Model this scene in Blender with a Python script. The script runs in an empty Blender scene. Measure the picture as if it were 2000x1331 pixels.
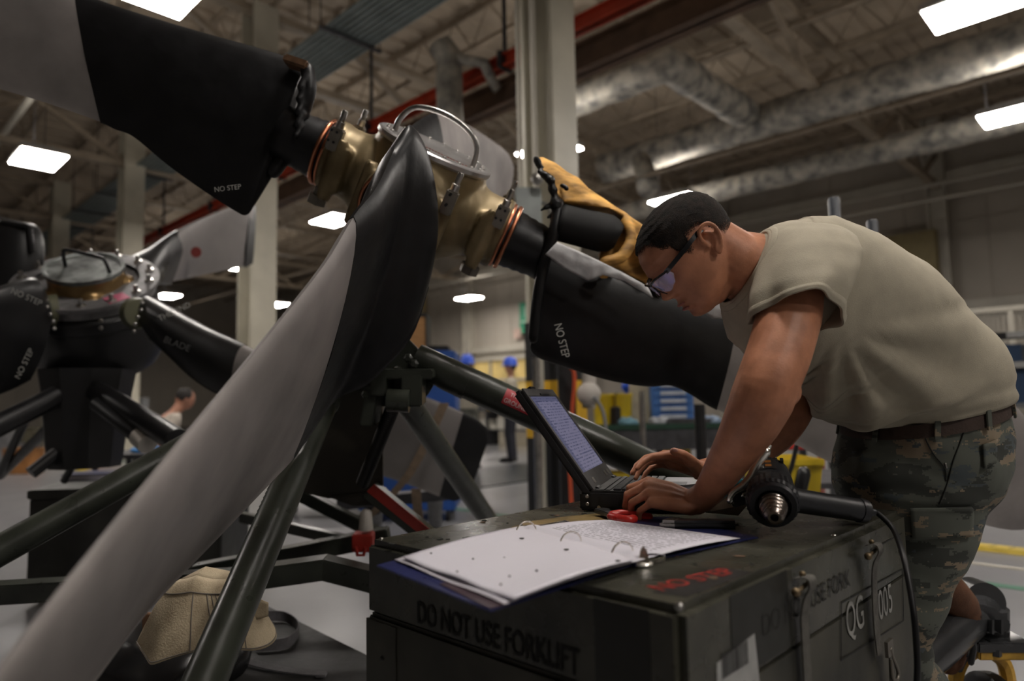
import bpy, bmesh, math, random
from mathutils import Vector, Matrix, noise
from math import sin, cos, pi, radians, sqrt
random.seed(7)
V = Vector
SC = bpy.context.scene
COL = SC.collection
# ---------------------------------------------------------------- camera
FPX = 1350.0
CAM = V((0, 0, 1.05))
_p, _r = radians(5.0), 0.02
FW = V((0, cos(_p), sin(_p)))
_r0 = V((1, 0, 0)); _u0 = V((0, -sin(_p), cos(_p)))
RT = _r0*cos(_r) - _u0*sin(_r)
UP = _u0*cos(_r) + _r0*sin(_r)
cd = bpy.data.cameras.new('camera'); cam = bpy.data.objects.new('camera', cd); COL.objects.link(cam)
cam.matrix_world = Matrix((( RT.x, UP.x, -FW.x, CAM.x), (RT.y, UP.y, -FW.y, CAM.y), (RT.z, UP.z, -FW.z, CAM.z), (0, 0, 0, 1)))
cd.sensor_width = 36; cd.lens = 36*FPX/2000; cd.clip_start = 0.05; cd.clip_end = 200
cd.dof.use_dof = True; cd.dof.focus_distance = 1.5; cd.dof.aperture_fstop = 2.0
SC.camera = cam
# ---------------------------------------------------------------- world, exposure
w = bpy.data.worlds.new('world'); SC.world = w; w.use_nodes = True
w.node_tree.nodes['Background'].inputs[0].default_value = (1.0, .9, .8, 1)
w.node_tree.nodes['Background'].inputs[1].default_value = 0.05
SC.view_settings.view_transform = 'Standard'; SC.view_settings.look = 'None'
SC.view_settings.exposure = 0.28; SC.view_settings.gamma = 1.0
SC.view_settings.use_curve_mapping = False
LAMP_Z = 5.0
LAMP_POWER = 50.0
# ---------------------------------------------------------------- coordinates
def pt(px, py, d):                       # point at a distance along the view axis
    return CAM + d*(FW + RT*((px-1000)/FPX) - UP*((py-665.5)/FPX))
def gp(px, py, z):                       # point on a horizontal plane
    q = FW + RT*((px-1000)/FPX) - UP*((py-665.5)/FPX)
    return CAM + q*((z-CAM.z)/q.z)
def rp(px, py, P0, n):                  # point where a view ray meets a plane
    q = FW+RT*((px-1000)/FPX)-UP*((py-665.5)/FPX); return CAM+q*((P0-CAM).dot(n)/q.dot(n))
def cv(x, y, z): return RT*x + FW*y + UP*z
U1 = V((-.72, .694, 0)).normalized(); U2 = V((.694, .72, 0)).normalized()
ZZ = V((0, 0, 1))
def RM(a, b, z): return U1*a + U2*b + ZZ*z
# ---------------------------------------------------------------- materials
MC = {}
def mat(name, col, rough=.5, metal=0.0, var=.12, scale=8.0, bump=.0, bscale=60.0, spec=.5, col2=None, coat=0.0, sss=0.0, stretch=None, emit=None, alpha=None, lo=.35, hi=.65):
    if name in MC: return MC[name]
    m = bpy.data.materials.new(name); m.use_nodes = True; nt = m.node_tree; N = nt.nodes; L = nt.links
    b = N['Principled BSDF']
    tc = N.new('ShaderNodeTexCoord'); mp = N.new('ShaderNodeMapping')
    L.new(tc.outputs['Object'], mp.inputs[0])
    if stretch: mp.inputs['Scale'].default_value = stretch
    nz = N.new('ShaderNodeTexNoise'); nz.inputs['Scale'].default_value = scale; nz.inputs['Detail'].default_value = 6
    L.new(mp.outputs[0], nz.inputs['Vector'])
    cr = N.new('ShaderNodeValToRGB'); L.new(nz.outputs[0], cr.inputs[0])
    c1 = tuple(max(0, c*(1-var)) for c in col)+(1,); c2 = tuple(min(1, c*(1+var)) for c in (col2 or col))+(1,)
    cr.color_ramp.elements[0].position = lo; cr.color_ramp.elements[0].color = c1
    cr.color_ramp.elements[1].position = hi; cr.color_ramp.elements[1].color = c2
    L.new(cr.outputs[0], b.inputs['Base Color'])
    b.inputs['Roughness'].default_value = rough; b.inputs['Metallic'].default_value = metal
    b.inputs['Specular IOR Level'].default_value = spec
    b.inputs['Coat Weight'].default_value = coat
    if sss: b.inputs['Subsurface Weight'].default_value = sss; b.inputs['Subsurface Radius'].default_value = (.01, .004, .002); b.inputs['Subsurface Scale'].default_value = .5
    mr = N.new('ShaderNodeMapRange'); mr.inputs[3].default_value = max(.02, rough-.1); mr.inputs[4].default_value = min(1, rough+.12)
    n2 = N.new('ShaderNodeTexNoise'); n2.inputs['Scale'].default_value = scale*2.3; n2.inputs['Detail'].default_value = 4
    L.new(mp.outputs[0], n2.inputs['Vector']); L.new(n2.outputs[0], mr.inputs[0]); L.new(mr.outputs[0], b.inputs['Roughness'])
    if bump:
        n3 = N.new('ShaderNodeTexNoise'); n3.inputs['Scale'].default_value = bscale; n3.inputs['Detail'].default_value = 3
        L.new(mp.outputs[0], n3.inputs['Vector'])
        bp = N.new('ShaderNodeBump'); bp.inputs['Strength'].default_value = bump; bp.inputs['Distance'].default_value = .003
        L.new(n3.outputs[0], bp.inputs['Height']); L.new(bp.outputs[0], b.inputs['Normal'])
    if emit:
        b.inputs['Emission Color'].default_value = emit[0]+(1,); b.inputs['Emission Strength'].default_value = emit[1]
    if alpha is not None: b.inputs['Alpha'].default_value = alpha
    MC[name] = m
    return m
# ---------------------------------------------------------------- mesh accumulator
def frame(d, hint=None):
    d = d.normalized(); h = hint or V((0, 0, 1))
    if abs(d.dot(h)) > .97: h = V((1, 0, 0))
    a = d.cross(h).normalized(); return a, a.cross(d).normalized()
class MB:
    def __init__(s): s.v = []; s.f = []; s.mi = []; s.cur = 0; s.uv = {}
    def add(s, vs, fs):
        n = len(s.v); s.v += [V(q) for q in vs]; s.f += [tuple(i+n for i in f) for f in fs]; s.mi += [s.cur]*len(fs); return s
    def box(s, c, x, y, z):              # centre and three half-axis vectors
        c = V(c); q = [c+x*i+y*j+z*k for i in (-1, 1) for j in (-1, 1) for k in (-1, 1)]
        f = [(0,1,3,2),(4,6,7,5),(0,4,5,1),(2,3,7,6),(0,2,6,4),(1,5,7,3)]
        if x.cross(y).dot(z) < 0: f = [tuple(reversed(g)) for g in f]
        return s.add(q, f)
    def abox(s, x0, x1, y0, y1, z0, z1, X=None, Y=None, Z=None, O=None):
        X = X or V((1,0,0)); Y = Y or V((0,1,0)); Z = Z or V((0,0,1)); O = O or V((0,0,0))
        c = O+X*((x0+x1)/2)+Y*((y0+y1)/2)+Z*((z0+z1)/2)
        return s.box(c, X*((x1-x0)/2), Y*((y1-y0)/2), Z*((z1-z0)/2))
    def rings(s, R, cap=True, closed=False):
        n = len(R[0]); vs = [q for r in R for q in r]; fs = []
        m = len(R)
        for i in range(m if closed else m-1):
            j = (i+1) % m
            for k in range(n):
                l = (k+1) % n; fs.append((i*n+k, i*n+l, j*n+l, j*n+k))
        if cap and not closed:
            fs.append(tuple(reversed(range(n)))); fs.append(tuple((m-1)*n+k for k in range(n)))
        return s.add(vs, fs)
    def tube(s, pts, r, n=12, cap=True, closed=False, hint=None):
        pts = [V(p) for p in pts]; m = len(pts); R = []
        if not hasattr(r, '__len__'): r = [r]*m
        a = None
        for i, p in enumerate(pts):
            if closed: d = pts[(i+1) % m]-pts[i-1]
            else: d = pts[min(i+1, m-1)]-pts[max(i-1, 0)]
            d.normalize()
            if a is None: a, b = frame(d, hint)
            else:
                a = (a-d*a.dot(d)).normalized(); b = a.cross(d).normalized()
            R.append([p+(a*cos(2*pi*k/n)+b*sin(2*pi*k/n))*r[i] for k in range(n)])
        return s.rings(R, cap, closed)
    def caps(s, pts, r, n=12):           # tube with rounded ends
        pts = [V(p) for p in pts]
        if not hasattr(r, '__len__'): r = [r]*len(pts)
        d0 = (pts[0]-pts[1]).normalized(); d1 = (pts[-1]-pts[-2]).normalized()
        P = [pts[0]+d0*r[0]*.98, pts[0]+d0*r[0]*.7]+pts+[pts[-1]+d1*r[-1]*.7, pts[-1]+d1*r[-1]*.98]
        Rr = [r[0]*.15, r[0]*.7]+list(r)+[r[-1]*.7, r[-1]*.15]
        return s.tube(P, Rr, n)
    def disc_stack(s, o, ax, prof, n=32, hint=None, cap=True):   # lathe: prof [(h, r)]
        a, b = frame(ax, hint); ax = ax.normalized()
        return s.rings([[o+ax*h+(a*cos(2*pi*k/n)+b*sin(2*pi*k/n))*r for k in range(n)] for h, r in prof], cap)
    def sphere(s, c, r, n=12, X=None, Y=None, Z=None):
        X = X or V((r,0,0)); Y = Y or V((0,r,0)); Z = Z or V((0,0,r)); R = []
        for i in range(1, n):
            t = pi*i/n
            R.append([V(c)-Z*cos(t)+(X*cos(2*pi*k/(2*n))+Y*sin(2*pi*k/(2*n)))*sin(t) for k in range(2*n)])
        return s.rings(R, True)
    def prism(s, poly, off):             # polygon of points, extruded by vector
        n = len(poly); vs = [V(p) for p in poly]+[V(p)+off for p in poly]
        fs = [tuple(range(n)), tuple(reversed(range(n, 2*n)))]+[(k, n+k, n+(k+1) % n, (k+1) % n) for k in range(n)]
        return s.add(vs, fs)
    def grid(s, fn, nu, nv, uv=False):
        n0 = len(s.v); vs = [fn(i/nu, j/nv) for i in range(nu+1) for j in range(nv+1)]
        if uv:
            for i in range(nu+1):
                for j in range(nv+1): s.uv[n0+i*(nv+1)+j] = (i/nu, j/nv)
        return s.add(vs, [(i*(nv+1)+j, (i+1)*(nv+1)+j, (i+1)*(nv+1)+j+1, i*(nv+1)+j+1) for i in range(nu) for j in range(nv)])
    def build(s, name, m, parent=None, smooth=True, bevel=0, ang=40, recalc=True, org=None, solid=0, sub=0):
        me = bpy.data.meshes.new(name)
        root = parent
        while root is not None and root.parent: root = root.parent
        off = V(root['o3']) if root is not None else (V(org) if org else V((0,0,0)))
        me.from_pydata([tuple(q-off) for q in s.v], [], s.f)
        if s.uv:
            ul = me.uv_layers.new(name='UVMap')
            for lp in me.loops: ul.data[lp.index].uv = s.uv.get(lp.vertex_index, (0, 0))
        ms = m if isinstance(m, (list, tuple)) else [m]
        for q in ms: me.materials.append(q)
        if len(ms) > 1:
            for p, i in zip(me.polygons, s.mi): p.material_index = i
        if recalc or bevel:
            bm = bmesh.new(); bm.from_mesh(me)
            if recalc: bmesh.ops.recalc_face_normals(bm, faces=bm.faces)
            if bevel:
                ed = [e for e in bm.edges if len(e.link_faces) == 2 and e.calc_face_angle(0) > .6]
                bmesh.ops.bevel(bm, geom=ed, offset=bevel, segments=2, affect='EDGES', clamp_overlap=True)
            bm.to_mesh(me); bm.free()
        if smooth: shade(me, ang)
        o = bpy.data.objects.new(name, me); COL.objects.link(o)
        if parent is not None: o.parent = parent
        else: o.location = off
        o['o3'] = list(off)
        if solid:
            md = o.modifiers.new('thick', 'SOLIDIFY'); md.thickness = solid; md.offset = 0
        if sub:
            md = o.modifiers.new('sub', 'SUBSURF'); md.levels = sub; md.render_levels = sub
        return o
def shade(me, ang=40):
    for p in me.polygons: p.use_smooth = True
    if ang < 180:
        try: me.set_sharp_from_angle(angle=radians(ang))
        except Exception: pass
def tag(o, label=None, cat=None, group=None, kind=None):
    if label: o['label'] = label
    if cat: o['category'] = cat
    if group: o['group'] = group
    if kind: o['kind'] = kind
    return o
def thing(name, label, cat, loc, group=None):
    o = bpy.data.objects.new(name, None); COL.objects.link(o); o.location = loc; o['o3'] = list(V(loc)); o.empty_display_size = .1
    return tag(o, label, cat, group)
def struct(mb, name, m, label=None, cat=None, **k):
    o = mb.build(name, m, **k); o['kind'] = 'structure'
    if label: o['label'] = label
    if cat: o['category'] = cat
    return o
def copy_tree(o, parent=None):
    c = o.copy(); COL.objects.link(c); c.parent = parent
    for ch in list(o.children): copy_tree(ch, c)
    return c
def remesh(mb, voxel, smooth=4, fac=.6, disp=None):
    me = bpy.data.meshes.new('tmp'); me.from_pydata([tuple(q) for q in mb.v], [], mb.f)
    bm = bmesh.new(); bm.from_mesh(me); bmesh.ops.recalc_face_normals(bm, faces=bm.faces); bm.to_mesh(me); bm.free()
    o = bpy.data.objects.new('tmp', me); COL.objects.link(o)
    md = o.modifiers.new('r', 'REMESH'); md.mode = 'VOXEL'; md.voxel_size = voxel
    if smooth: ms = o.modifiers.new('s', 'SMOOTH'); ms.iterations = smooth; ms.factor = fac
    dg = bpy.context.evaluated_depsgraph_get(); ev = o.evaluated_get(dg)
    m2 = bpy.data.meshes.new_from_object(ev)
    out = MB(); out.v = [v.co.copy() for v in m2.vertices]; out.f = [tuple(p.vertices) for p in m2.polygons]; out.mi = [0]*len(out.f)
    if disp:
        nm = [v.normal.copy() for v in m2.vertices]
        out.v = [p+n*disp(p) for p, n in zip(out.v, nm)]
    bpy.data.objects.remove(o); bpy.data.meshes.remove(me); bpy.data.meshes.remove(m2)
    return out
def lettering(txt, o, x, up, size, m, parent, depth=.0006, name='lettering', sx=1.0, bold=0.0, align='LEFT', warp=None):
    cu = bpy.data.curves.new('t', 'FONT'); cu.body = txt; cu.size = size; cu.extrude = 0; cu.offset = bold; cu.align_x = align
    ob = bpy.data.objects.new('t', cu); COL.objects.link(ob)
    dg = bpy.context.evaluated_depsgraph_get()
    me = bpy.data.meshes.new_from_object(ob.evaluated_get(dg))
    x = x.normalized(); up = (up-x*up.dot(x)).normalized(); nrm = x.cross(up)
    b = MB(); fn = warp or (lambda u, v: V(o)+x*u*sx+up*v+nrm*depth)
    b.v = [fn(v.co.x, v.co.y) for v in me.vertices]; b.f = [tuple(p.vertices) for p in me.polygons]; b.mi = [0]*len(b.f)
    bpy.data.objects.remove(ob); bpy.data.curves.remove(cu); bpy.data.meshes.remove(me)
    return b.build(name, m, parent, smooth=False, recalc=False)
def smoothpath(P, k=6):
    P = [V(p) for p in P]; out = []
    for i in range(len(P)-1):
        a = P[max(i-1, 0)]; b = P[i]; c = P[i+1]; d = P[min(i+2, len(P)-1)]
        for j in range(k):
            t = j/k
            out.append(.5*((2*b)+(c-a)*t+(2*a-5*b+4*c-d)*t*t+(3*b-a-3*c+d)*t**3))
    out.append(P[-1]); return out
def lerp(a, b, t): return a+(b-a)*t
def interp(tab, x):
    if x <= tab[0][0]: return tab[0][1]
    for (a, b), (c, d) in zip(tab, tab[1:]):
        if x <= c:
            t = (x-a)/(c-a); t = t*t*(3-2*t)*.5+t*.5; return b+(d-b)*t
    return tab[-1][1]
# shared materials
BLACKRUB = mat('black_rubber', (.009,.009,.010), .4, 0, .25, 12, .25, 35, spec=.35)
BLACKMET = mat('black_paint', (.012,.012,.013), .35, 0, .25, 10, .1, 80)
OLIVE = mat('dark_olive_paint', (.030,.034,.026), .30, 0, .35, 9, .15, 30, spec=.5)
OLIVE2 = mat('olive_case_paint', (.036,.036,.026), .5, 0, .45, 5, .15, 25, col2=(.046,.043,.032))
STEEL = mat('worn_steel', (.45,.44,.42), .3, 1, .2, 20)
CHROME = mat('chrome', (.85,.82,.76), .24, 1, .1, 20)
CREAM = mat('cream_paint', (.50,.47,.38), .45, 0, .12, 2)
TRUSS = mat('truss_paint', (.34,.28,.21), .55, 0, .2, 3)
DARKST = mat('dark_steel', (.05,.05,.055), .5, .3, .3, 10)
COPPER = mat('copper', (.60,.25,.14), .3, 1, .2, 15)
BLADEG = mat('blade_grey', (.23,.21,.205), .5, .15, .14, 5, .05, 120, col2=(.28,.255,.245))
WHITEP = mat('white_print', (.55,.55,.52), .6, 0, .1, 30)
# ================================================================= setting
def quad_sheet(mb, a, b, c, d, nu, nv, uv=False):
    return mb.grid(lambda s, t: lerp(lerp(a, b, s), lerp(d, c, s), t), nu, nv, uv)
# floor
FLOORM = mat('epoxy_floor', (.195,.195,.205), .32, 0, .04, .8, .0, 8, spec=.45, col2=(.21,.21,.215))
b = MB(); quad_sheet(b, RM(-14,-14,0), RM(40,-14,0), RM(40,20,0), RM(-14,20,0), 1, 1)
struct(b, 'floor', FLOORM)
WALLM = mat('wall_paint', (.44,.40,.34), .6, 0, .08, .6)
b = MB(); b.abox(-14, 40, 20, 20.3, 0, 8.2, U1, U2)
for k in range(60): b.abox(-14+k*.9, -13.96+k*.9, 19.97, 20, 3.3, 8.2, U1, U2)
struct(b, 'wall_back', WALLM)
b = MB(); b.abox(40, 40.3, -14, 20, 0, 8.2, U1, U2)
for k in range(36): b.abox(39.97, 40, -13.8+k*.92, -13.76+k*.92, 0, 8.2, U1, U2)
struct(b, 'wall_left', WALLM)
b = MB(); b.abox(-14.3, -14, -14, 20, 0, 8.2, U1, U2); struct(b, 'wall_right', WALLM)
b = MB(); b.abox(-14, 40, -14.3, -14, 0, 8.2, U1, U2); struct(b, 'wall_front', WALLM)
# roof deck with ribs running along U2
b = MB(); ZR = 8.0
rib = []
k = -14.0
prof = []
while k < 40:
    prof += [(k, ZR), (k+.26, ZR), (k+.30, ZR-.06), (k+.46, ZR-.06)]; k += .5
vs = [RM(a, -14, z) for a, z in prof]+[RM(a, 20, z) for a, z in prof]; n = len(prof)
b.add(vs, [(i, i+1, n+i+1, n+i) for i in range(n-1)])
struct(b, 'ceiling', mat('roof_deck', (.42,.345,.26), .6, 0, .1, 1.5), smooth=False, recalc=False)
# wall rails and pilasters of the back wall
TRIMM = mat('trim_paint', (.50,.47,.40), .5, 0, .08, 2)
for i, (z0, z1, dep) in enumerate([(3.05, 3.3, .14), (2.8, 2.92, .08), (6.35, 6.6, .2)]):
    b = MB(); b.abox(-14, 40, 20-dep, 20, z0, z1, U1, U2); struct(b, 'trim_%d' % (i+1), TRIMM, smooth=False)
def hcol(a, c, z0, z1, w=.21, m=CREAM, tf=.025, lab='', grp=None, rot=False):
    X, Y = (U1, U2) if not rot else (U2, U1)
    O = RM(a, c, 0)
    t = thing('steel_column', lab, 'column', O, grp)
    for sgn in (-1, 1):
        q = MB(); q.abox(sgn*w-tf, sgn*w+tf, -w, w, z0, z1, X, Y, ZZ, O); q.build('flange', m, t, smooth=False, bevel=.004)
    q = MB(); q.abox(-w, w, -.014, .014, z0, z1, X, Y, ZZ, O); q.build('web', m, t, smooth=False)
    q = MB(); q.abox(-w-.08, w+.08, -w-.08, w+.08, 0, .03, X, Y, ZZ, O); q.build('base_plate', DARKST, t, smooth=False)
    return t
P1 = pt(1087, 800, 6.2); A1 = P1.dot(U1); B1 = P1.dot(U2)
c1 = hcol(A1, B1, 0, 7.2, .17, lab='nearest cream steel column behind the propeller hub, black and yellow painted foot')
for z0, z1, mm in [(.03, .72, mat('black_band', (.012,.012,.012), .5)), (.72, 1.22, mat('yellow_band', (.62,.36,.02), .5)), (1.22, 1.75, mat('black_band', (.012,)*3, .5))]:
    q = MB(); q.abox(-.20, .20, -.185, .185, z0, z1, U1, U2, ZZ, RM(A1, B1, 0)); q.build('painted_band', mm, c1, smooth=False)
q = MB(); q.tube([RM(A1-.05, B1-.26, 0.1), RM(A1-.05, B1-.26, 7)], .03, 10); q.build('conduit', TRIMM, c1)
q = MB(); q.tube([RM(A1+.16, B1-.24, 2.2), RM(A1+.16, B1-.24, 7)], .02, 10); q.build('conduit', TRIMM, c1)
hcol(A1+5.85, B1, 0, 7.2, .2, lab='cream steel column behind the lower corner of the upper left blade')
hcol(A1+11.7, B1, 0, 7.2, .2, lab='pale distant steel column above the bronze capped propeller')
for k, lab in [(17.5, 'farthest steel column toward the left end of the hall')]:
    hcol(A1+k, B1, 0, 7.2, .2, lab=lab)
for k in range(7):
    a = rp(1838, 500, RM(0, 19.8, 0), U2).dot(U1)+(k-2)*5.85
    b = MB(); b.abox(a-.18, a+.18, 19.72, 20, 0, 8, U1, U2); b.abox(a-.22, a-.16, 19.6, 19.75, 0, 8, U1, U2); b.abox(a+.16, a+.22, 19.6, 19.75, 0, 8, U1, U2)
    tag(b.build('wall_pilaster', TRIMM, smooth=False, org=RM(a, 20, 0)), *(('cream steel pilaster rising on the beige wall above the man\'s lower back', 'column') if k == 2 else ('cream steel pilaster on the beige back wall, left of the man', 'column', 'back wall pilasters') if k > 2 else ('cream steel pilaster of the back wall beyond the right edge', 'column', 'pilasters outside the view')))
# roof joists along U1
def joist(bb, lab_group):
    O = RM(0, bb, 0)
    t = thing('roof_joist', 'open web steel joist under the ribbed roof deck', 'joist', O, 'roof joists')
    q = MB()
    for s in (-1, 1): q.abox(-14, 40, s*.02-.012, s*.02+.012, 7.83, 7.93, U1, U2, ZZ, O)
    q.build('top_chord', TRUSS, t, smooth=False)
    q = MB()
    for s in (-1, 1): q.abox(-14, 40, s*.02-.012, s*.02+.012, 7.20, 7.26, U1, U2, ZZ, O)
    q.build('bottom_chord', TRUSS, t, smooth=False)
    q = MB(); a = -14; up = True
    while a < 39:
        z0, z1 = (7.22, 7.88) if up else (7.88, 7.22)
        q.tube([O+U1*a+ZZ*z0, O+U1*(a+.45)+ZZ*z1], .014, 5); a += .45; up = not up
    o = q.build('web_rods', TRUSS, t, smooth=False); o['kind'] = 'stuff'
    return t
j0 = joist(-6.0, None)
for k in range(1, 17):
    j = copy_tree(j0); j.location = RM(0, -6.0+k*1.55, 0)
# main trusses along U2 (at the column lines)
def truss(a, z0=6.2, z1=7.15):
    O = RM(a, 0, 0)
    t = thing('roof_truss', 'deep cream roof truss crossing the hall', 'truss', O, 'main roof trusses')
    for nm, z in (('top_chord', z1), ('bottom_chord', z0)):
        q = MB(); q.abox(-.09, .09, -14, 20, z-.06, z+.06, U1, U2, ZZ, O); q.build(nm, TRUSS, t, smooth=False)
    k = -14; i = 0
    while k < 19:
        za, zb = (z0, z1) if i % 2 else (z1, z0)
        q = MB(); p0 = O+U2*k+ZZ*za; p1 = O+U2*(k+1.7)+ZZ*zb; d = (p1-p0); q.box((p0+p1)/2, d/2, U1*.045, d.normalized().cross(U1)*.045)
        q.build('diagonal', TRUSS, t, smooth=False); k += 1.7; i += 1
    return t
t0 = truss(A1)
for k in (-2, -1, 1, 2, 3, 4):
    j = copy_tree(t0); j.location = RM(A1+5.85*k, 0, 0)
# crane rail and its dark girder
def lbeam(name, b0, z0, h, wd, m, label, cat, a0=-13.8, a1=39.8):
    O = RM(0, b0, 0); t = thing(name, label, cat, O)
    for nm, za, zb, ww in (('flange', z0, z0+.02, wd), ('flange', z0+h-.02, z0+h, wd), ('web', z0, z0+h, .02)):
        q = MB(); q.abox(a0, a1, -ww, ww, za, zb, U1, U2, ZZ, O); q.build(nm, m, t, smooth=False)
    return t
RED = mat('red_paint', (.50,.055,.02), .45, 0, .2, 3); BROWN = mat('brown_girder_paint', (.13,.075,.045), .5, 0, .25, 4)
rr = gp(1000, 120, 5.4).dot(U2); lb = lbeam('crane_rail', rr, 5.35, .17, .08, RED, 'orange red conductor rail running under the roof', 'rail')
for a in range(-12, 38, 3):
    q = MB(); q.abox(a-.03, a+.03, -.12, .12, 5.33, 5.55, U1, U2, ZZ, RM(0, rr, 0)); q.abox(a-.02, a+.02, -.02, .02, 5.5, 7.3, U1, U2, ZZ, RM(0, rr, 0)); q.build('hanger', DARKST, lb, smooth=False)
lbeam('crane_girder', gp(1130, 125, 5.1).dot(U2), 4.95, .34, .13, BROWN, 'dark brown crane girder just below the red rail', 'beam')
# pipes parallel to the ducts
for px, py, z, r, lab, m in [(1240,172,7.0,.05,'cream pipe hung under the joists right of the nearest column',TRUSS), (1700,385,5.9,.05,'cream pipe high along the back wall',TRIMM), (1480,455,5.2,.035,'thin pale pipe low along the back wall',TRIMM), (60,190,6.3,.06,'cream pipe under the roof beside the upper left blade',TRIMM), (1240,350,5.0,.03,'thin sprinkler pipe below the silver ducts',TRUSS)]:
    q0 = gp(px, py, z); bb = q0.dot(U2)
    b = MB(); b.tube([RM(-14, bb, z), RM(40, bb, z)], r, 10)
    tag(b.build('ceiling_pipe', m, org=RM(0, bb, z)), lab, 'pipe')
# conduit bundle
q0 = gp(330, 312, 6.2); bb = q0.dot(U2)
GALV = mat('galvanised', (.23,.27,.27), .45, .6, .15, 3)
t = thing('conduit_bundle', 'wide bundle of grey green conduits slanting under the roof above the left propellers', 'conduit', RM(0, bb, 6.2))
for k in range(9):
    q = MB(); q.tube([RM(-14, bb-.36+k*.09, 6.2), RM(40, bb-.36+k*.09, 6.2)], .034, 8); q.build('conduit', GALV, t)
for a in range(-12, 38, 2):
    q = MB(); q.abox(a-.03, a+.03, -.5, .5, 6.12, 6.16, U1, U2, ZZ, RM(0, bb, 0))
    for s in (-.48, .48): q.tube([RM(a, bb+s, 6.14), RM(a, bb+s, 7.9)], .01, 5)
    q.build('hanger', DARKST, t, smooth=False)
# insulated ducts
FOIL = mat('duct_foil', (.27,.265,.25), .6, .2, .35, 5, .9, 9, col2=(.42,.39,.33), stretch=(1,1,1))
def duct(path, r, label, name='air_duct', seg=.28, n=20):
    P = []
    for a, c in zip(path, path[1:]):
        m_ = max(1, int((c-a).length/seg)); P += [lerp(a, c, k/m_) for k in range(m_)]
    P.append(path[-1]); Rr = []
    for i, p in enumerate(P): Rr.append(r*(1+.05*noise.noise(p*3.1)+(-.035 if i % 5 == 0 else .0)))
    b = MB(); b.tube(P, Rr, n)
    for i, v in enumerate(b.v): b.v[i] = v+V((noise.noise(v*6), noise.noise(v*6+V((9,0,0))), noise.noise(v*6+V((0,9,0)))))*.035
    return tag(b.build(name, FOIL, ang=180, org=path[0]), label, 'duct')
q0 = gp(1500, 232, 6.0); bb = q0.dot(U2)
duct([RM(-13.5, bb, 6.0), RM(8.6, bb, 6.0)], .31, 'upper wrinkled silver insulated duct running to the right edge')
d1a = RM(3.6, bb, 6.0)
duct([RM(5.2, bb-.35, 6.05), RM(5.2, bb-3.0, 6.05), RM(7.6, bb-3.0, 6.05)], .26, 'angled silver branch duct beside the nearest cream column')
q0 = gp(1600, 325, 5.3); bb = q0.dot(U2)
duct([RM(-13.5, bb, 5.3), RM(10.0, bb, 5.3)], .22, 'lower silver insulated duct above the bent over man')
duct([pt(1252, 312, 12.8), pt(1266, 372, 12.4)], .19, 'short silver duct drop under the upper duct', n=14)
q0 = pt(878, 200, 9.0)
duct([q0+ZZ*-.35, q0+ZZ*.62, q0+ZZ*.72+cv(-.12,0,.05)], .17, 'vertical foil wrapped flue with a bent top, beside the red rail', n=16, seg=.15)
duct([q0+cv(.05,0,.6), q0+cv(.45,0,.5), q0+cv(.62,.2,.25)], .07, 'small foil wrapped pipe bending off the vertical flue', n=10, seg=.12)
# light fixtures
LEM = bpy.data.materials.new('lamp_panel'); LEM.use_nodes = True
_b = LEM.node_tree.nodes['Principled BSDF']; _b.inputs['Base Color'].default_value = (.8,.8,.8,1)
_b.inputs['Emission Color'].default_value = (1.0, .93, .86, 1); _b.inputs['Emission Strength'].default_value = LAMP_POWER
LUP = LEM.copy(); LUP.name = 'added_uplight_glow'; LUP.node_tree.nodes['Principled BSDF'].inputs['Emission Strength'].default_value = LAMP_POWER*.55  # added upward glow that brightens the roof deck
LFR = mat('lamp_housing', (.5,.5,.48), .4)
def lamp(p, lab, grp, w=.32, l=.47, drop=2.7):
    t = thing('ceiling_light', lab, 'light', p, grp)
    q = MB(); q.abox(-l, l, -w, w, .01, .09, U1, U2, ZZ, p); q.abox(-l*.6, l*.6, -w*.5, w*.5, .09, .17, U1, U2, ZZ, p); q.build('housing', LFR, t, smooth=False, bevel=.01)
    q = MB(); q.abox(-l+.02, l-.02, -w+.02, w-.02, -.012, .008, U1, U2, ZZ, p); q.build('diffuser', LEM, t, smooth=False)
    q = MB(); q.add([p+U1*x*l*.55+U2*y*w*.45+ZZ*.1715 for x, y in ((-1,-1),(1,-1),(1,1),(-1,1))], [(0,1,2,3)]); q.build('added_uplight', LUP, t, smooth=False)  # added glowing quad on the housing, fill light for the roof
    q = MB()
    for s in (-1, 1): q.tube([p+U1*s*l*.8+ZZ*.08, p+U1*s*l*.8+ZZ*drop], .006, 5)
    q.build('hanger', DARKST, t, smooth=False)
    return t
LP = [(322, -25, 'bright panel light at the top edge above the upper left blade'), (75, 312, 'bright panel light left of the upper left blade'),
      (1912, 12, 'bright panel light in the top right corner'), (1990, 222, 'panel light cut by the right edge'),
      (1320, 392, 'panel light just above the man\'s head'), (1072, 296, 'panel light behind the nearest cream column'),
      (652, 431, 'panel light left of the propeller hub'), (462, 521, 'small panel light above the far propeller blade'),
      (328, 579, 'small panel light right of the bronze capped hub'), (541, 596, 'tiny far panel light by the cream column left of the near blade'), (916, 583, 'far panel light over the two helmeted men')]
for px, py, lab in LP: lamp(gp(px, py, LAMP_Z), lab, None)
for k, (a, c) in enumerate([(.6, 1.7), (-3.4, .9), (-3.5, 5.6), (9.5, -2.4), (-8, 0)]):  # unseen lamps; the overhead and right-hand ones added for top and side light
    lamp(RM(a, c, LAMP_Z), 'added panel light outside the view', 'added lights outside the view')
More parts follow.
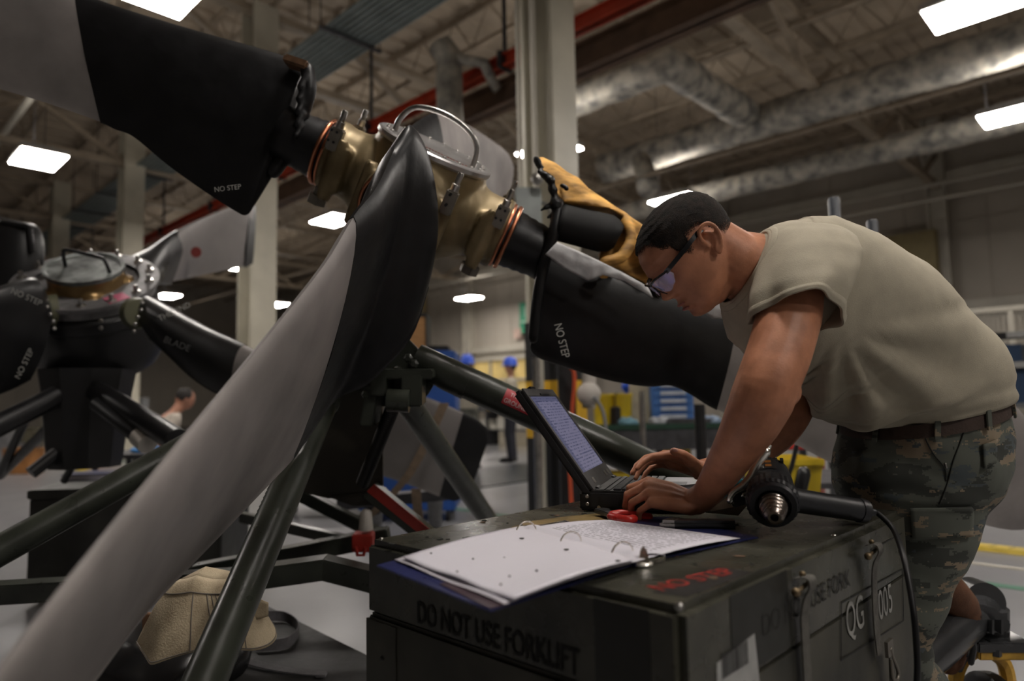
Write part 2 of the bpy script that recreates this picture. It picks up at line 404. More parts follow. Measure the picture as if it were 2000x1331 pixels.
# junction box and bell on the nearest column
bx = pt(1032, 405, 5.9); t = thing('electrical_box', 'grey electrical box with a round bell on the nearest column', 'electrical box', bx)
q = MB(); q.box(bx, RT*.11, FW*.08, ZZ*.16); q.build('housing', mat('box_grey', (.30,.33,.32), .5), t, smooth=False, bevel=.012)
q = MB(); q.disc_stack(pt(1050, 350, 5.75), -FW, [(0, .05), (.02, .055), (.05, .05), (.07, .02)], 20); q.build('bell', STEEL, t)
q = MB(); q.tube([bx+RT*.1+ZZ*.05, bx+RT*.17+ZZ*.02, bx+RT*.2-ZZ*.1], .02, 8); q.build('elbow_conduit', STEEL, t)
# green floor stripe, dark rubber mat
b = MB(); a0, c0 = gp(1000, 1010, 0).dot(U1), gp(1000, 1010, 0).dot(U2)
b.abox(a0-6, a0+14, c0-.04, c0+.04, .0005, .003, U1, U2); tag(b.build('floor_stripe', mat('green_stripe', (.03,.16,.09), .4), smooth=False, org=gp(1000,1010,0)), 'green painted line on the grey floor behind the case', 'floor line')
b = MB(); m0 = gp(1000, 925, 0); b.abox(-.9, .9, -1.6, 1.2, .002, .015, U1, U2, ZZ, m0)
tag(b.build('floor_mat', mat('mat_rubber', (.03,.033,.038), .35), smooth=False, org=m0), 'dark rubber mat on the floor before the helmeted men', 'mat')
# ================================================================= main propeller
H = pt(815, 382, 2.15)
E1 = cv(-.91, -.09, .41).normalized(); D3 = cv(-.05, -.94, -.32).normalized()
NA = E1.cross(D3).normalized(); E3 = NA.cross(E1).normalized()
if E3.dot(D3) < 0: E3 = -E3
BRONZE = mat('gold_hub_metal', (.21,.155,.075), .45, .55, .35, 6, .1, 25, col2=(.27,.21,.12))
prop = thing('propeller', 'large black and gold four-blade propeller on the olive stand, nearest the camera', 'propeller', H)
b = MB()
b.disc_stack(H, NA, [(-.17,.11), (-.155,.14), (-.08,.168), (.03,.176), (.125,.177), (.14,.177)], 48, hint=E1)
for d in (E1, -E1, E3, -E3):
    b.disc_stack(H, d, [(.02,.13), (.17,.125), (.2,.108), (.25,.106), (.262,.112), (.29,.112)], 32, hint=NA)
    b.disc_stack(H-NA*.02, d, [(.06,.15), (.13,.14), (.2,.09)], 24, hint=NA)
for s in (-1, 1):                        # flange lugs of the split barrel
    for d in (E1, -E1, E3, -E3):
        o = d.cross(NA).normalized()
        b.box(H+d*.235+o*s*.108-NA*.01, d*.03, o*.022, NA*.07)
        b.disc_stack(H+d*.24+o*s*.115-NA*.11, NA, [(0,.022), (.19,.020)], 14)
hub = remesh(b, .0075, 5, .6).build('hub_barrel', BRONZE, prop, ang=180)
ALU = mat('cap_aluminium', (.50,.49,.49), .32, .9, .15, 14, .08, 60)
q = MB(); q.disc_stack(H, NA, [(.135,.176), (.142,.182), (.154,.182), (.158,.176), (.158,.0005)], 56, cap=False); cap = q.build('dome_cap', ALU, prop, ang=30)
for k in range(20):
    t_ = 2*pi*k/20; c = H+NA*.158+(E1*cos(t_)+E3*sin(t_))*.155
    q = MB(); q.disc_stack(c, NA, [(0,.006), (.003,.006), (.006,.003)], 10); q.build('rivet', STEEL, cap)
q = MB(); REDW = mat('red_marking', (.35,.05,.03), .6)
for k in range(22):
    c = H+NA*.1585+E1*(.09-.0095*k)+E3*(.10+.002*(k % 3)); q.box(c, E1*.003, E3*.0035, NA*.0004)
o = q.build('red_marking', REDW, cap, smooth=False)
q = MB(); hb = H+E3*.055
hp = smoothpath([hb+E1*.125+NA*.155, hb+E1*.122+NA*.20, hb+E1*.09+NA*.245, hb+E1*.01+NA*.262, hb-E1*.07+NA*.25, hb-E1*.115+NA*.215, hb-E1*.125+NA*.155], 6)
q.tube(hp, .0085, 12); q.build('lifting_handle', STEEL, prop, ang=180)
# copper rings, necks
for d, nm in ((E1,'u'), (-E1,'r'), (E3,'f'), (-E3,'b')):
    for k in (.292, .31):
        q = MB(); R_ = [H+d*k+(NA*cos(2*pi*i/40)+d.cross(NA)*sin(2*pi*i/40))*.100 for i in range(40)]
        q.tube(R_, .0065, 8, closed=True); q.build('copper_ring', COPPER, prop, ang=180)
    prof = [(.25,.096), (.30,.097), (.318,.095), (.33,.090), (.345,.091), (.36,.087), (.38,.088), (.395,.084), (.41,.0855), (.43,.082), (.47,.085)]
    prof = [(.25+(h-.25)*(.9 if nm in 'ur' else 1), r) for h, r in prof]
    if nm == 'f': prof = [(.25,.096), (.30,.097), (.318,.093), (.33,.07)]
    q = MB(); q.disc_stack(H, d, prof, 36, hint=NA); q.build('blade_neck', BLACKRUB, prop, ang=180)
for d, o in ((E1, 1), (E1, -1), (-E1, 1), (-E1, -1), (E3, -1)):
    o_ = d.cross(NA).normalized()*o*(1 if d is not E1 else 1)
    c = H+d*.262+o_*.118+NA*.055
    t = MB(); t.box(c+NA*.015, d*.019, o_*.017, NA*.034); cb = t.build('clamp_block', STEEL if False else mat('clamp_metal', (.22,.2,.17), .4, .8), prop, smooth=False, bevel=.004)
    t = MB(); t.disc_stack(c+NA*.055, NA, [(-.01,.012), (.012,.012), (.014,.0085), (.044,.0085), (.047,.006)], 14); t.build('clamp_stud', STEEL, cb)
    t = MB()
    for s in (-1, 1):
        for zz in (0, .03): t.disc_stack(c+d*s*.008+NA*zz-FW*.03+o_*0, -FW, [(0,.004), (.002,.004)], 8)
    t.build('pin_hole', BLACKMET, cb)
for s, d in ((1, E1), (1, -E1)):
    c = H+d*.25-FW*.10-NA*.115; t = MB(); t.disc_stack(c, -NA, [(0,.02), (.02,.02), (.022,.03), (.05,.03)], 6); t.build('hex_nut', mat('clamp_metal', (.22,.2,.17)), prop, ang=20)
# --- blades: list of (LE, TE, thickness)
def foil(L, T, th, nrm, n=14, lead=.3):
    up = []; dn = []
    for i in range(n+1):
        x = i/n; x = x*x*(3-2*x)
        y = th*(2.6*sqrt(max(x, 0))*(1-x)**.9*.62+.0*x)
        p = lerp(L, T, x); up.append(p+nrm*y*.5); dn.append(p-nrm*y*.5)
    return up[:-1]+[lerp(up[-1], dn[-1], .5)+nrm*th*.03]+[lerp(up[-1], dn[-1], .5)-nrm*th*.03]+list(reversed(dn[1:-1]))
def blade_loft(st, sub=5):
    Ls = smoothpath([s[0] for s in st], sub); Ts = smoothpath([s[1] for s in st], sub)
    out = []
    for i in range(len(Ls)):
        j = i/sub; a = int(min(j, len(st)-2)); th = lerp(st[a][2], st[min(a+1, len(st)-1)][2], j-a)
        sp = (lerp(Ls[min(i+1, len(Ls)-1)], Ts[min(i+1, len(Ts)-1)], .5)-lerp(Ls[max(i-1, 0)], Ts[max(i-1, 0)], .5))
        nr = sp.cross(Ts[i]-Ls[i]).normalized(); out.append(foil(Ls[i], Ts[i], th, nr))
    return out
def make_blade(st, ncuff, name='blade', parent=None, sub=5, cuffm=None, bodym=None, endcap=True):
    R = blade_loft(st, sub); k = ncuff*sub
    q = MB(); q.rings(R[k:]); bl = q.build(name, bodym or BLADEG, parent, ang=60)
    if ncuff:
        q = MB(); Rc = R[:k+1]
        last = []
        c = sum(Rc[-1], V((0,0,0)))/len(Rc[-1])
        q.rings([[p+(p-sum(r, V((0,0,0)))/len(r)).normalized()*.003 for p in r] for r in Rc])
        q.build('blade_cuff', cuffm or BLACKRUB, bl, ang=60)
    return bl
dl = lambda px: 2.15+(px-815)/1290*.18*1.0
def S2(a, b_, th, da=0, db=0): return (pt(a[0], a[1], dl(a[0])+da), pt(b_[0], b_[1], dl(b_[0])+db), th)
st1 = [S2((590,150),(540,330),.10), S2((600,128),(500,395),.115), S2((592,121),(482,418),.12), S2((560,112),(459,410),.12), S2((500,94),(400,372),.115), S2((420,72),(330,322),.105), S2((330,46),(262,266),.09), S2((240,18),(225,251),.075),
       S2((148,-14),(196,238),.06), S2((50,-48),(100,204),.05), S2((-60,-82),(0,174),.04), S2((-190,-118),(-120,140),.03), S2((-310,-140),(-290,100),.022), S2((-350,-110),(-345,50),.018)]
bl1 = make_blade(st1, 8, parent=prop)
# brown tape patch and folded rubber on the cuff end
q = MB(); q.box(pt(582,126,2.06), cv(.036,0,-.012), cv(0,.03,0), cv(.004,0,.012)); q.build('brown_tape', mat('brown_tape', (.16,.09,.05), .4, 0, .3, 60), bl1, bevel=.006)
b = MB(); b.caps(smoothpath([pt(600,135,2.06), pt(604,175,2.05), pt(590,225,2.06), pt(585,252,2.08), pt(560,300,2.10), pt(535,335,2.1)], 5), .022, 12)
for k in range(5): b.caps([pt(598-2*k,150+24*k,2.04), pt(586-2*k,170+24*k,2.03)], .011, 8)
b.caps([pt(588,245,2.08), pt(606,262,2.08)], .024, 10)
remesh(b, .005, 3).build('rubber_fold', BLACKRUB, bl1, ang=180)
# blade two (behind the man), cuff partly stripped
st2 = [S2((1078,500),(1048,560),.09), S2((1068,478),(1042,640),.11), S2((1072,478),(1041,690),.12), S2((1140,505),(1110,718),.12), S2((1215,535),(1190,742),.115), S2((1290,560),(1265,754),.10), S2((1340,580),(1310,752),.09), S2((1380,592),(1350,770),.085),
       S2((1440,605),(1400,800),.075), S2((1560,640),(1520,852),.06), S2((1750,700),(1690,938),.045), S2((1880,735),(1850,1002),.035), S2((1990,800),(1975,1036),.028), S2((2060,900),(2055,1020),.02)]
bl2 = make_blade(st2, 8, parent=prop)
YF = mat('stripped_foam', (.48,.24,.05), .65, 0, .5, 9, .4, 40, col2=(.66,.36,.09), stretch=(1, 1, 3))
D2 = lambda px: dl(px)
out_top = [(1046,308),(1060,306),(1085,322),(1130,352),(1165,383),(1210,412),(1235,432),(1262,450),(1300,480),(1340,520)]
out_bot = [(1053,326),(1062,338),(1074,355),(1083,380),(1100,398),(1140,403),(1190,412),(1222,430),(1240,500),(1262,548)]
b = MB()
R_ = []
for (ax, ay), (bx_, by_) in zip(out_top, out_bot):
    A_ = pt(ax, ay, D2(ax)+.0); B_ = pt(bx_, by_, D2(bx_)-.05); m_ = lerp(A_, B_, .5)
    w_ = .02+.03*min(1, (ax-1046)/150)
    R_.append([A_+FW*w_, A_-FW*w_*.6, lerp(A_, B_, .35)-FW*w_*1.1, B_-FW*w_*.6, B_+FW*w_*.6, m_+FW*w_])
b.rings(R_)
b.tube(smoothpath([pt(1222,430,2.14), pt(1232,470,2.11), pt(1215,500,2.09), pt(1180,515,2.09), pt(1180,540,2.12)], 5), [.02]*21, 10)
R_ = [[pt(x, y, 2.16+dd) for x, y in p] for p, dd in (([(1185,440),(1330,500),(1300,575),(1170,508)], .0), ([(1200,430),(1335,505),(1305,570),(1165,500)], .07))]
b.rings(R_)
ff = remesh(b, .006, 4, disp=lambda p: noise.noise(p*18)*.006)
yf = ff.build('exposed_foam', YF, bl2, ang=180)
b = MB(); b.caps([pt(1048,312,2.14), pt(1058,330,2.13)], [.012,.009], 8)
for a_, c_, r0, r1 in [((1056,336),(1075,352),.01,.016), ((1075,352),(1082,378),.016,.012), ((1082,378),(1086,400),.012,.02), ((1088,395),(1068,405),.013,.009), ((1068,403),(1058,411),.008,.005), ((1086,402),(1082,425),.014,.01), ((1078,418),(1070,425),.005,.003), ((1082,425),(1076,430),.006,.004), ((1095,362),(1106,368),.006,.008)]:
    b.caps([pt(a_[0], a_[1], 2.12), pt(c_[0], c_[1], 2.11)], [r0, r1], 8)
remesh(b, .003, 2, disp=lambda p: noise.noise(p*60)*.004).build('torn_rubber', BLACKRUB, bl2, ang=180)
# black rounded solid standing in for the dark of the hollow
b = MB(); R_ = []
for k in range(13):
    s = k/12; x0, y0 = lerp(1092, 1216, s), 0
    top = (lerp(1100, 1214, s), lerp(398, 424, s)); bot = (lerp(1083, 1196, s), lerp(470, 500, s))
    if k >= 9: t_ = (k-9)/3; top = (lerp(top[0], 1218, t_*.5), top[1]+t_*t_*18); bot = (lerp(bot[0], 1205, t_), bot[1]-t_*t_*30)
    A_ = pt(top[0], top[1], 2.15); B_ = pt(bot[0], bot[1], 2.13); c = lerp(A_, B_, .5); h = (A_-B_)/2
    R_.append([c+h*cos(2*pi*i/20)+FW*(.06*sin(2*pi*i/20)) for i in range(20)])
b.rings(R_); b.build('dark_hollow', mat('hollow_black', (.004,.004,.004), .8), bl2, ang=180)
# root edge roll of the cuff
b = MB(); b.caps(smoothpath([pt(1092,398,2.12), pt(1084,440,2.1), pt(1075,480,2.1), pt(1062,520,2.1), pt(1050,580,2.1), pt(1042,660,2.12)], 5), .017, 10); b.build('cuff_edge', BLACKRUB, bl2, ang=180)
# tape
TAPE = mat('masking_tape', (.46,.46,.47), .6, 0, .12, 30, .6, 30)
def tape(poly_t, poly_b, dep, name='tape'):
    q = MB(); n_ = len(poly_t)
    def fn(s, t):
        i = min(int(s*(n_-1)), n_-2); f = s*(n_-1)-i
        a = lerp(V(poly_t[i]+(0,)), V(poly_t[i+1]+(0,)), f); c = lerp(V(poly_b[i]+(0,)), V(poly_b[i+1]+(0,)), f); m_ = lerp(a, c, t)
        p = pt(m_.x, m_.y, dep(m_.x)); return p+FW*(.006*noise.noise(p*35)-.004*sin(t*pi))
    q.grid(fn, 40, 8); return q.build(name, TAPE, bl2, solid=.001, ang=180)
tape([(1088,473),(1110,482),(1140,495),(1175,512),(1215,532),(1265,560)], [(1065,497),(1100,523),(1148,549),(1178,538),(1220,550),(1275,582)], lambda x: 2.045+(x-1080)*.00008)
tape([(1395,578),(1408,576),(1422,590)], [(1376,612),(1392,622),(1412,624)], lambda x: 2.06)
# NO STEP lettering
no = pt(1082,634,2.07); lettering('NO STEP', no, cv(.25,0,-1), cv(1,0,.25), .034, WHITEP, bl2, sx=.78, depth=.004)
lettering('NO STEP', pt(420,376,2.02), cv(.98,0,.12), cv(-.12,0,1), .021, WHITEP, bl1, sx=.95, depth=.004)
# blade three (toward the camera)
def S3(a, da, b_, db, th): return (pt(a[0], a[1], da), pt(b_[0], b_[1], db), th)
st3 = [S3((838,350),1.83,(836,560),1.90,.10), S3((826,285),1.79,(800,660),1.88,.14), S3((800,246),1.72,(720,745),1.86,.16), S3((772,290),1.66,(655,778),1.84,.15), S3((735,368),1.54,(610,840),1.76,.12), S3((690,425),1.44,(572,895),1.69,.085),
       S3((632,520),1.32,(530,940),1.58,.085), S3((494,694),1.10,(430,1045),1.36,.075), S3((316,910),.87,(290,1192),1.12,.065), S3((118,1155),.68,(170,1350),.90,.052), S3((-60,1380),.57,(30,1520),.76,.04), S3((-190,1510),.52,(-90,1640),.68,.02)]
bl3 = make_blade(st3, 5, parent=prop)
q = MB(); q.caps(smoothpath([pt(803,262,1.64), pt(798,290,1.60), pt(785,315,1.56), pt(762,335,1.53), pt(745,352,1.50)], 5), .006, 8)
# blade four, pointing away
st4 = [S3((800,250),2.5,(840,500),2.55,.1), S3((850,222),2.8,(870,470),2.8,.08), S3((905,240),3.2,(905,440),3.2,.06), S3((962,275),3.7,(950,430),3.7,.045), S3((992,300),3.95,(975,425),3.95,.03), S3((1003,325),4.05,(992,410),4.05,.02)]
make_blade(st4, 1, parent=prop)
# ================================================================= stand of the main propeller
def tube_thing(mb, P, r, n=20): mb.tube(P, r, n); return mb
SB = pt(775, 760, 2.15)
stand = thing('propeller_stand', 'dark olive tubular stand with red label under the nearest propeller, yellow caster at right', 'stand', V((SB.x, SB.y, 0)))
def leg(P, r, name='leg', m=OLIVE): q = MB(); q.tube(P, r, 24); return q.build(name, m, stand)
RF = pt(1925, 1212, 2.02)
lg = leg([pt(812,702,2.12), RF], .049)
q = MB(); q.tube([pt(868,728,2.115), pt(915,751,2.11)], .0505, 24); q.build('leg_sleeve', OLIVE, lg)
# red warning label wrapped on the leg: geometry follows the tube
ax = (RF-pt(812,702,2.12)); axn = ax.normalized(); A0 = pt(812,702,2.12)
sd = axn.cross(FW).normalized();  sd = sd if sd.z > 0 else -sd
def onleg(u, v, r=.0502):               # u metres along, v around (0 = facing camera)
    t_ = v/.049; return A0+axn*u+(-FW*cos(t_)+sd*sin(t_))*r
u0 = (pt(995,780,2.1)-A0).dot(axn)
q = MB(); q.grid(lambda s, t: onleg(u0-.02+.13*s, -.008+.050*t), 6, 10); q.build('warning_label', mat('label_red', (.42,.03,.04), .5), lg, recalc=False)
lettering('GROUND ON', None, axn, sd, .019, mat('label_white', (.7,.6,.6), .6), lg, warp=lambda u, v: onleg(u0-.016+u*.9, -.002+v, .0508))
lettering('THIS END', None, axn, sd, .017, mat('label_white', (.7,.6,.6), .6), lg, warp=lambda u, v: onleg(u0-.004+u*.9, .021+v, .0508))
FL = V(pt(400,1331,1.30)); f0 = pt(632,785,1.95); fd = (FL-f0)
F_end = f0+fd*((f0.z-.32)/(f0.z-FL.z))
lf = leg([f0, F_end], .041)
q = MB(); q.sphere(f0, .046, 10); q.build('weld_cap', OLIVE, lf)
for k in range(14):
    q = MB(); c = lerp(f0, F_end, .20+.012*k); q.caps([c-RT*.040-FW*.012, c-RT*.033-FW*.026+UP*.006], .0045, 6); q.build('weld_ripple', OLIVE, lf)
leg([pt(560,765,2.3), pt(-30,1092,1.75)], .040)
leg([pt(785,770,2.25), gp(1000,1085,.3)], .042)
# head bracket
q = MB()
pl = [(790,655),(862,728),(835,772),(812,792),(740,795),(700,765),(660,770),(700,700)]
q.prism([pt(x, y, 2.10) for x, y in pl], FW*.02); q.prism([pt(x, y, 2.30) for x, y in pl], FW*.02)
q.build('bracket_plate', OLIVE, stand, smooth=False, bevel=.003)
q = MB(); q.box(pt(770,730,2.05), RT*.12, FW*.06, UP*.014); q.box(pt(745,752,2.03), RT*.022, FW*.05, UP*.03); q.box(pt(808,762,2.03), RT*.03, FW*.05, UP*.045)
q.box(pt(728,790,2.05), RT*.02, FW*.05, UP*.06+RT*.01); q.build('bracket_block', OLIVE, stand, smooth=False, bevel=.004)
for px, py in [(778,729),(798,700),(809,711),(716,770)]:
    q = MB(); q.disc_stack(pt(px, py, 2.02), -FW if py != 729 else UP, [(0,.014), (.016,.013), (.02,.008)], 6); q.build('hex_bolt', OLIVE, stand, ang=20)
q = MB(); q.tube([pt(757,782,1.98), pt(800,784,1.98)], .033, 20); q.build('pivot_sleeve', OLIVE, stand, ang=40)
q = MB(); P_ = [lerp(pt(768,795,2.02), pt(708,945,2.25), k/90) for k in range(91)]; q.tube(P_, [.0185+.0035*(k % 2) for k in range(91)], 14); q.build('screw_jack', BLACKMET, stand, ang=20)
q = MB(); q.prism([pt(x, y, 2.42) for x, y in [(600,700),(745,720),(747,968),(640,975),(585,962),(560,900)]], FW*.03); q.build('shroud_panel', mat('brown_olive', (.030,.026,.019), .42, .2, .3, 4), stand, smooth=False, bevel=.006)
q = MB(); q.prism([pt(x, y, 2.40) for x, y in [(640,972),(742,960),(760,985),(690,990)]], FW*.1); q.build('shroud_foot', mat('brown_olive', (.030,.026,.019)), stand, smooth=False, bevel=.006)
REDB = mat('red_bar_paint', (.36,.03,.02), .4, 0, .2, 10)
q = MB(); p0, p1 = pt(722,955,2.4), pt(845,1055,2.5); d = (p1-p0); n_ = d.cross(FW).normalized(); q.box((p0+p1)/2, d/2, FW*.03, n_*.03); rb = q.build('brace', OLIVE, stand, smooth=False, bevel=.004)
n_ = n_ if n_.z > 0 else -n_
q = MB(); q.box((p0+p1)/2+n_*.014-FW*.031, d/2, FW*.002, n_*.018); q.build('red_face', REDB, rb, smooth=False)
for a_, c_, da, dc, r in [((585,965),(740,1045),2.7,2.8,.024), ((470,1010),(745,1072),2.9,2.6,.02), ((380,1120),(760,1046),2.45,2.55,.03), ((480,1130),(640,1108),2.2,2.25,.034), ((632,1108),(760,1140),2.25,2.2,.034), ((-30,1160),(480,1130),2.1,2.2,.03)]:
    q = MB(); p0, p1 = pt(a_[0], a_[1], da), pt(c_[0], c_[1], dc); d = p1-p0; n_ = d.cross(FW).normalized(); q.box((p0+p1)/2, d/2, FW*r, n_*r); q.build('base_rail', OLIVE, stand, smooth=False, bevel=.004)
q = MB(); q.box(pt(710,1058,2.4), RT*.035, FW*.03, UP*.03); q.build('red_latch', REDB, stand, smooth=False, bevel=.004)
q = MB(); q.tube([pt(695,1068,2.36), pt(698,1085,2.36), pt(710,1085,2.36), pt(714,1070,2.36)], .006, 8); q.build('latch_ring', REDB, stand)
q = MB(); q.disc_stack(pt(715,1035,2.4), UP, [(0,.025), (.06,.02), (.07,.012)], 14); q.build('roller', mat('white_nylon', (.45,.42,.38), .5), stand)
# right foot with crossing base beam and caster
BT = mat('black_tube_gloss', (.035,.036,.038), .22, 0, .25, 6, .05, 30)
q = MB(); q.tube([pt(1918,1186,2.0), pt(1730,1350,1.62), pt(1560,1500,1.35)], .052, 28); q.build('base_tube', BT, stand)
q = MB(); q.tube([pt(1895,1165,2.04), pt(1925,1178,1.96)], .055, 28); q.disc_stack(pt(1935,1200,1.97), UP, [(-.07,.045),(.02,.045)], 20); q.build('corner_collar', BT, stand, ang=40)
FT = pt(1925,1240,1.98)
q = MB(); q.prism([pt(x, y, 1.90) for x, y in [(1900,1178),(1945,1190),(1976,1218),(1974,1235),(1870,1245),(1868,1215)]], FW*.02)
q.prism([pt(x, y, 2.06) for x, y in [(1900,1178),(1945,1190),(1976,1218),(1974,1235),(1870,1245),(1868,1215)]], FW*.02)
q.box(pt(1921,1240,1.98), RT*.075, FW*.09, UP*.014); q.build('foot_plate', BT, stand, smooth=False, bevel=.004)
for k in range(2):
    q = MB(); c = pt(1940+k*18, 1240, 1.87); q.prism([c-RT*.003, c+UP*.04-RT*.003, c+FW*.1+UP*.0-RT*.003], RT*.006); q.build('gusset', BT, stand, smooth=False)
YP = mat('yellow_worn_paint', (.52,.30,.04), .5, 0, .35, 18, .1, 50)
q = MB(); q.box(pt(1922,1256,1.98), RT*.07, FW*.085, UP*.013); cf = q.build('caster_plate', YP, stand, smooth=False, bevel=.004)
for px in (1885,1945):
    q = MB(); q.disc_stack(pt(px, 1268, 1.90), -UP, [(0,.014), (.018,.014)], 6); q.build('hex_bolt', BT, cf, ang=20)
for s in (-1, 1):
    q = MB(); c = pt(1918, 1275, 1.98)
    P_ = smoothpath([c+RT*s*.03, c+RT*s*.062-UP*.03, c+RT*s*.075-UP*.09, c+RT*s*.055-UP*.16-FW*.02, c+RT*s*.04-UP*.24-FW*.05], 5)
    q.tube(P_, [.02]*len(P_), 8); q.build('caster_fork', YP, cf)
q = MB(); wc = V((c.x, c.y, .13))-FW*.03; q.disc_stack(wc-RT*.028, RT, [(0,.08), (0,.115), (.012,.13), (.044,.13), (.056,.115), (.056,.08)], 32); q.build('caster_wheel', BLACKRUB, cf, ang=40)
q = MB(); q.disc_stack(wc-RT*.03, RT, [(0,.08), (.06,.08)], 24); q.build('wheel_hub', YP, cf, ang=30)
for s in (-1, 1):
    q = MB(); q.box(lerp(c+RT*s*.04-UP*.22, V((wc.x,wc.y,.13))+RT*s*.04, .5), RT*.006, FW*.03, UP*abs((c.z-.22-.13)/2+.03)); q.build('fork_plate', YP, cf, smooth=False)
q = MB(); q.caps(smoothpath([pt(1898,1215,1.88), pt(1893,1235,1.86), pt(1902,1262,1.86), pt(1896,1295,1.87)], 4), .008, 8); q.caps([pt(1888,1206,1.88), pt(1908,1203,1.88)], .012, 8); q.build('safety_pin', BLACKMET, stand)
# front foot caster for the leg outside the frame
q = MB(); fb = V((F_end.x, F_end.y, 0)); q.disc_stack(fb+ZZ*.26, ZZ, [(0,.07),(.02,.07),(.06,.04)], 16); q.build('foot_plate', BT, stand, ang=30)
q = MB(); q.disc_stack(fb+ZZ*.13-RT*.03, RT, [(0,.1),(.01,.13),(.05,.13),(.06,.1)], 24); q.build('caster_wheel', BLACKRUB, stand, ang=40)
q = MB(); q.box(fb+ZZ*.2-RT*.04, RT*.004, FW*.03, ZZ*.08); q.box(fb+ZZ*.2+RT*.04, RT*.004, FW*.03, ZZ*.08); q.build('caster_fork', YP, stand, smooth=False)
# ================================================================= second propeller (left, bronze cap)
H2 = pt(172, 560, 3.45); N2 = cv(.12, -.50, .86).normalized(); X2, Y2 = frame(N2, FW)
prop2 = thing('propeller', 'black propeller with a bronze hub dome and riveted silver ring at the left', 'propeller', H2)
X2 = (RT-N2*RT.dot(N2)).normalized(); Y2 = N2.cross(X2)
BLK = mat('satin_black', (.010,.010,.011), .38, 0, .2, 8, .06, 40)
q = MB(); q.disc_stack(H2, N2, [(-.42,.22), (-.40,.28), (-.30,.325), (-.12,.30), (-.11,.31), (-.06,.305), (-.05,.29), (.0,.27)], 56, hint=FW); q.build('spinner_drum', BLK, prop2, ang=35)
q = MB(); q.disc_stack(H2, N2, [(.02,.235), (.02,.325), (.04,.325), (.04,.235)], 64, hint=FW, cap=False)
q.disc_stack(H2, N2, [(-.03,.30),(.02,.30)], 48, hint=FW); RG = mat('ring_aluminium', (.20,.195,.20), .55, .5, .4, 12); rg = q.build('spinner_ring', RG, prop2, ang=30)
for k in range(14):
    t_ = 2*pi*(k+.4)/14; c = H2+N2*.04+(X2*cos(t_)+Y2*sin(t_))*.285; q = MB(); q.disc_stack(c, N2, [(0,.022), (.006,.02), (.008,.010), (.035,.010), (.038,.005)], 12); q.build('ring_stud', STEEL, rg)
for t_, sc_, lab in [(-.62,.07,'pink'), (-2.2,.09,'orange'), (2.35,.1,'grey')]:
    c = H2+N2*.0415+(X2*cos(t_)+Y2*sin(t_))*.27; q = MB(); tx = (X2*-sin(t_)+Y2*cos(t_)); rx = (X2*cos(t_)+Y2*sin(t_))
    col = {'pink': (.5,.12,.2), 'orange': (.34,.13,.04), 'grey': (.10,.105,.11)}[lab]
    q.box(c, tx*sc_*.7, rx*.035, N2*.001); o = q.build('sticker', mat('sticker_'+lab, col, .5), rg, smooth=False, bevel=.0)
B2 = mat('bronze_dome', (.30,.19,.08), .33, .7, .25, 5)
b = MB(); b.disc_stack(H2, N2, [(-.14,.16), (.0,.163), (.07,.168), (.092,.170)], 40)
for t_ in (-1.0, -2.15, .5, 2.3): b.disc_stack(H2-N2*.03, X2*cos(t_)+Y2*sin(t_), [(.08,.09), (.20,.06), (.21,.055)], 24)
remesh(b, .012, 5).build('hub_dome', B2, prop2, ang=180)
q = MB(); q.disc_stack(H2, N2, [(.085,.172), (.102,.178), (.110,.178), (.110,.165), (.102,.158), (.102,.0005)], 56, cap=False); q.build('dome_cap', mat('cap_dusty', (.17,.185,.18), .45, .4, .7, 10), prop2, ang=30)
q = MB(); q.tube(smoothpath([H2+X2*-.09+N2*.085, H2+X2*-.085+N2*.17, H2+X2*-.06+N2*.19, H2+X2*.09+N2*.18-Y2*.02, H2+X2*.12+N2*.16-Y2*.02, H2+X2*.135+N2*.08-Y2*.02], 5), .009, 10); q.build('lifting_handle', BLACKMET, prop2)
# blades of the second propeller
def b2(st, nc, body=None, cuff=None): return make_blade(st, nc, parent=prop2, bodym=body or BLADEG, cuffm=cuff or BLK)
x_ = b2([S3((290,580),3.25,(292,660),3.2,.16), S3((330,600),3.15,(325,690),3.1,.2), S3((400,638),3.0,(385,745),2.95,.17), S3((480,675),2.85,(455,782),2.8,.12), S3((560,715),2.75,(540,800),2.7,.08)], 3)
lettering('THIS END', pt(312,628,3.0), cv(.9,0,.42), cv(-.4,0,.9), .035, WHITEP, x_)
lettering('BLADE ZONE', pt(318,668,2.92), cv(.9,0,-.35), cv(.3,0,.9), .04, mat('dim_print', (.1,.1,.1), .6), x_)
x_ = b2([S3((245,505),3.9,(268,560),3.85,.1), S3((290,485),4.1,(300,552),4.0,.09), S3((345,450),4.4,(322,552),4.3,.07), S3((410,420),4.7,(360,545),4.6,.05), S3((470,398),5.0,(430,530),4.9,.04), S3((494,396),5.2,(484,520),5.1,.03)], 2, body=mat('pale_blade', (.31,.29,.285), .42, .2, .1, 4))
q = MB(); q.disc_stack(pt(383,493,4.50), -FW, [(0,.035), (.002,.035)], 20); q.build('red_spot', mat('dull_red', (.22,.04,.035), .6), x_)
R_ = blade_loft([S3((486,392),5.15,(478,524),5.05,.036), S3((499,400),5.25,(494,515),5.15,.03)], 4)
q = MB(); q.rings(R_); q.build('dark_tip', BLK, x_)
q = MB(); q.rings(blade_loft([S3((318,468),4.25,(305,557),4.15,.085), S3((362,443),4.5,(335,556),4.4,.07)], 3)); q.build('dark_band', mat('band_grey', (.06,.06,.062), .45), x_)
x_ = b2([S3((95,590),3.15,(60,740),3.2,.18), S3((70,545),3.05,(20,760),3.15,.22), S3((10,560),2.9,(-60,790),3.0,.2), S3((-80,590),2.75,(-160,830),2.85,.15), S3((-200,640),2.6,(-260,840),2.7,.1)], 4)
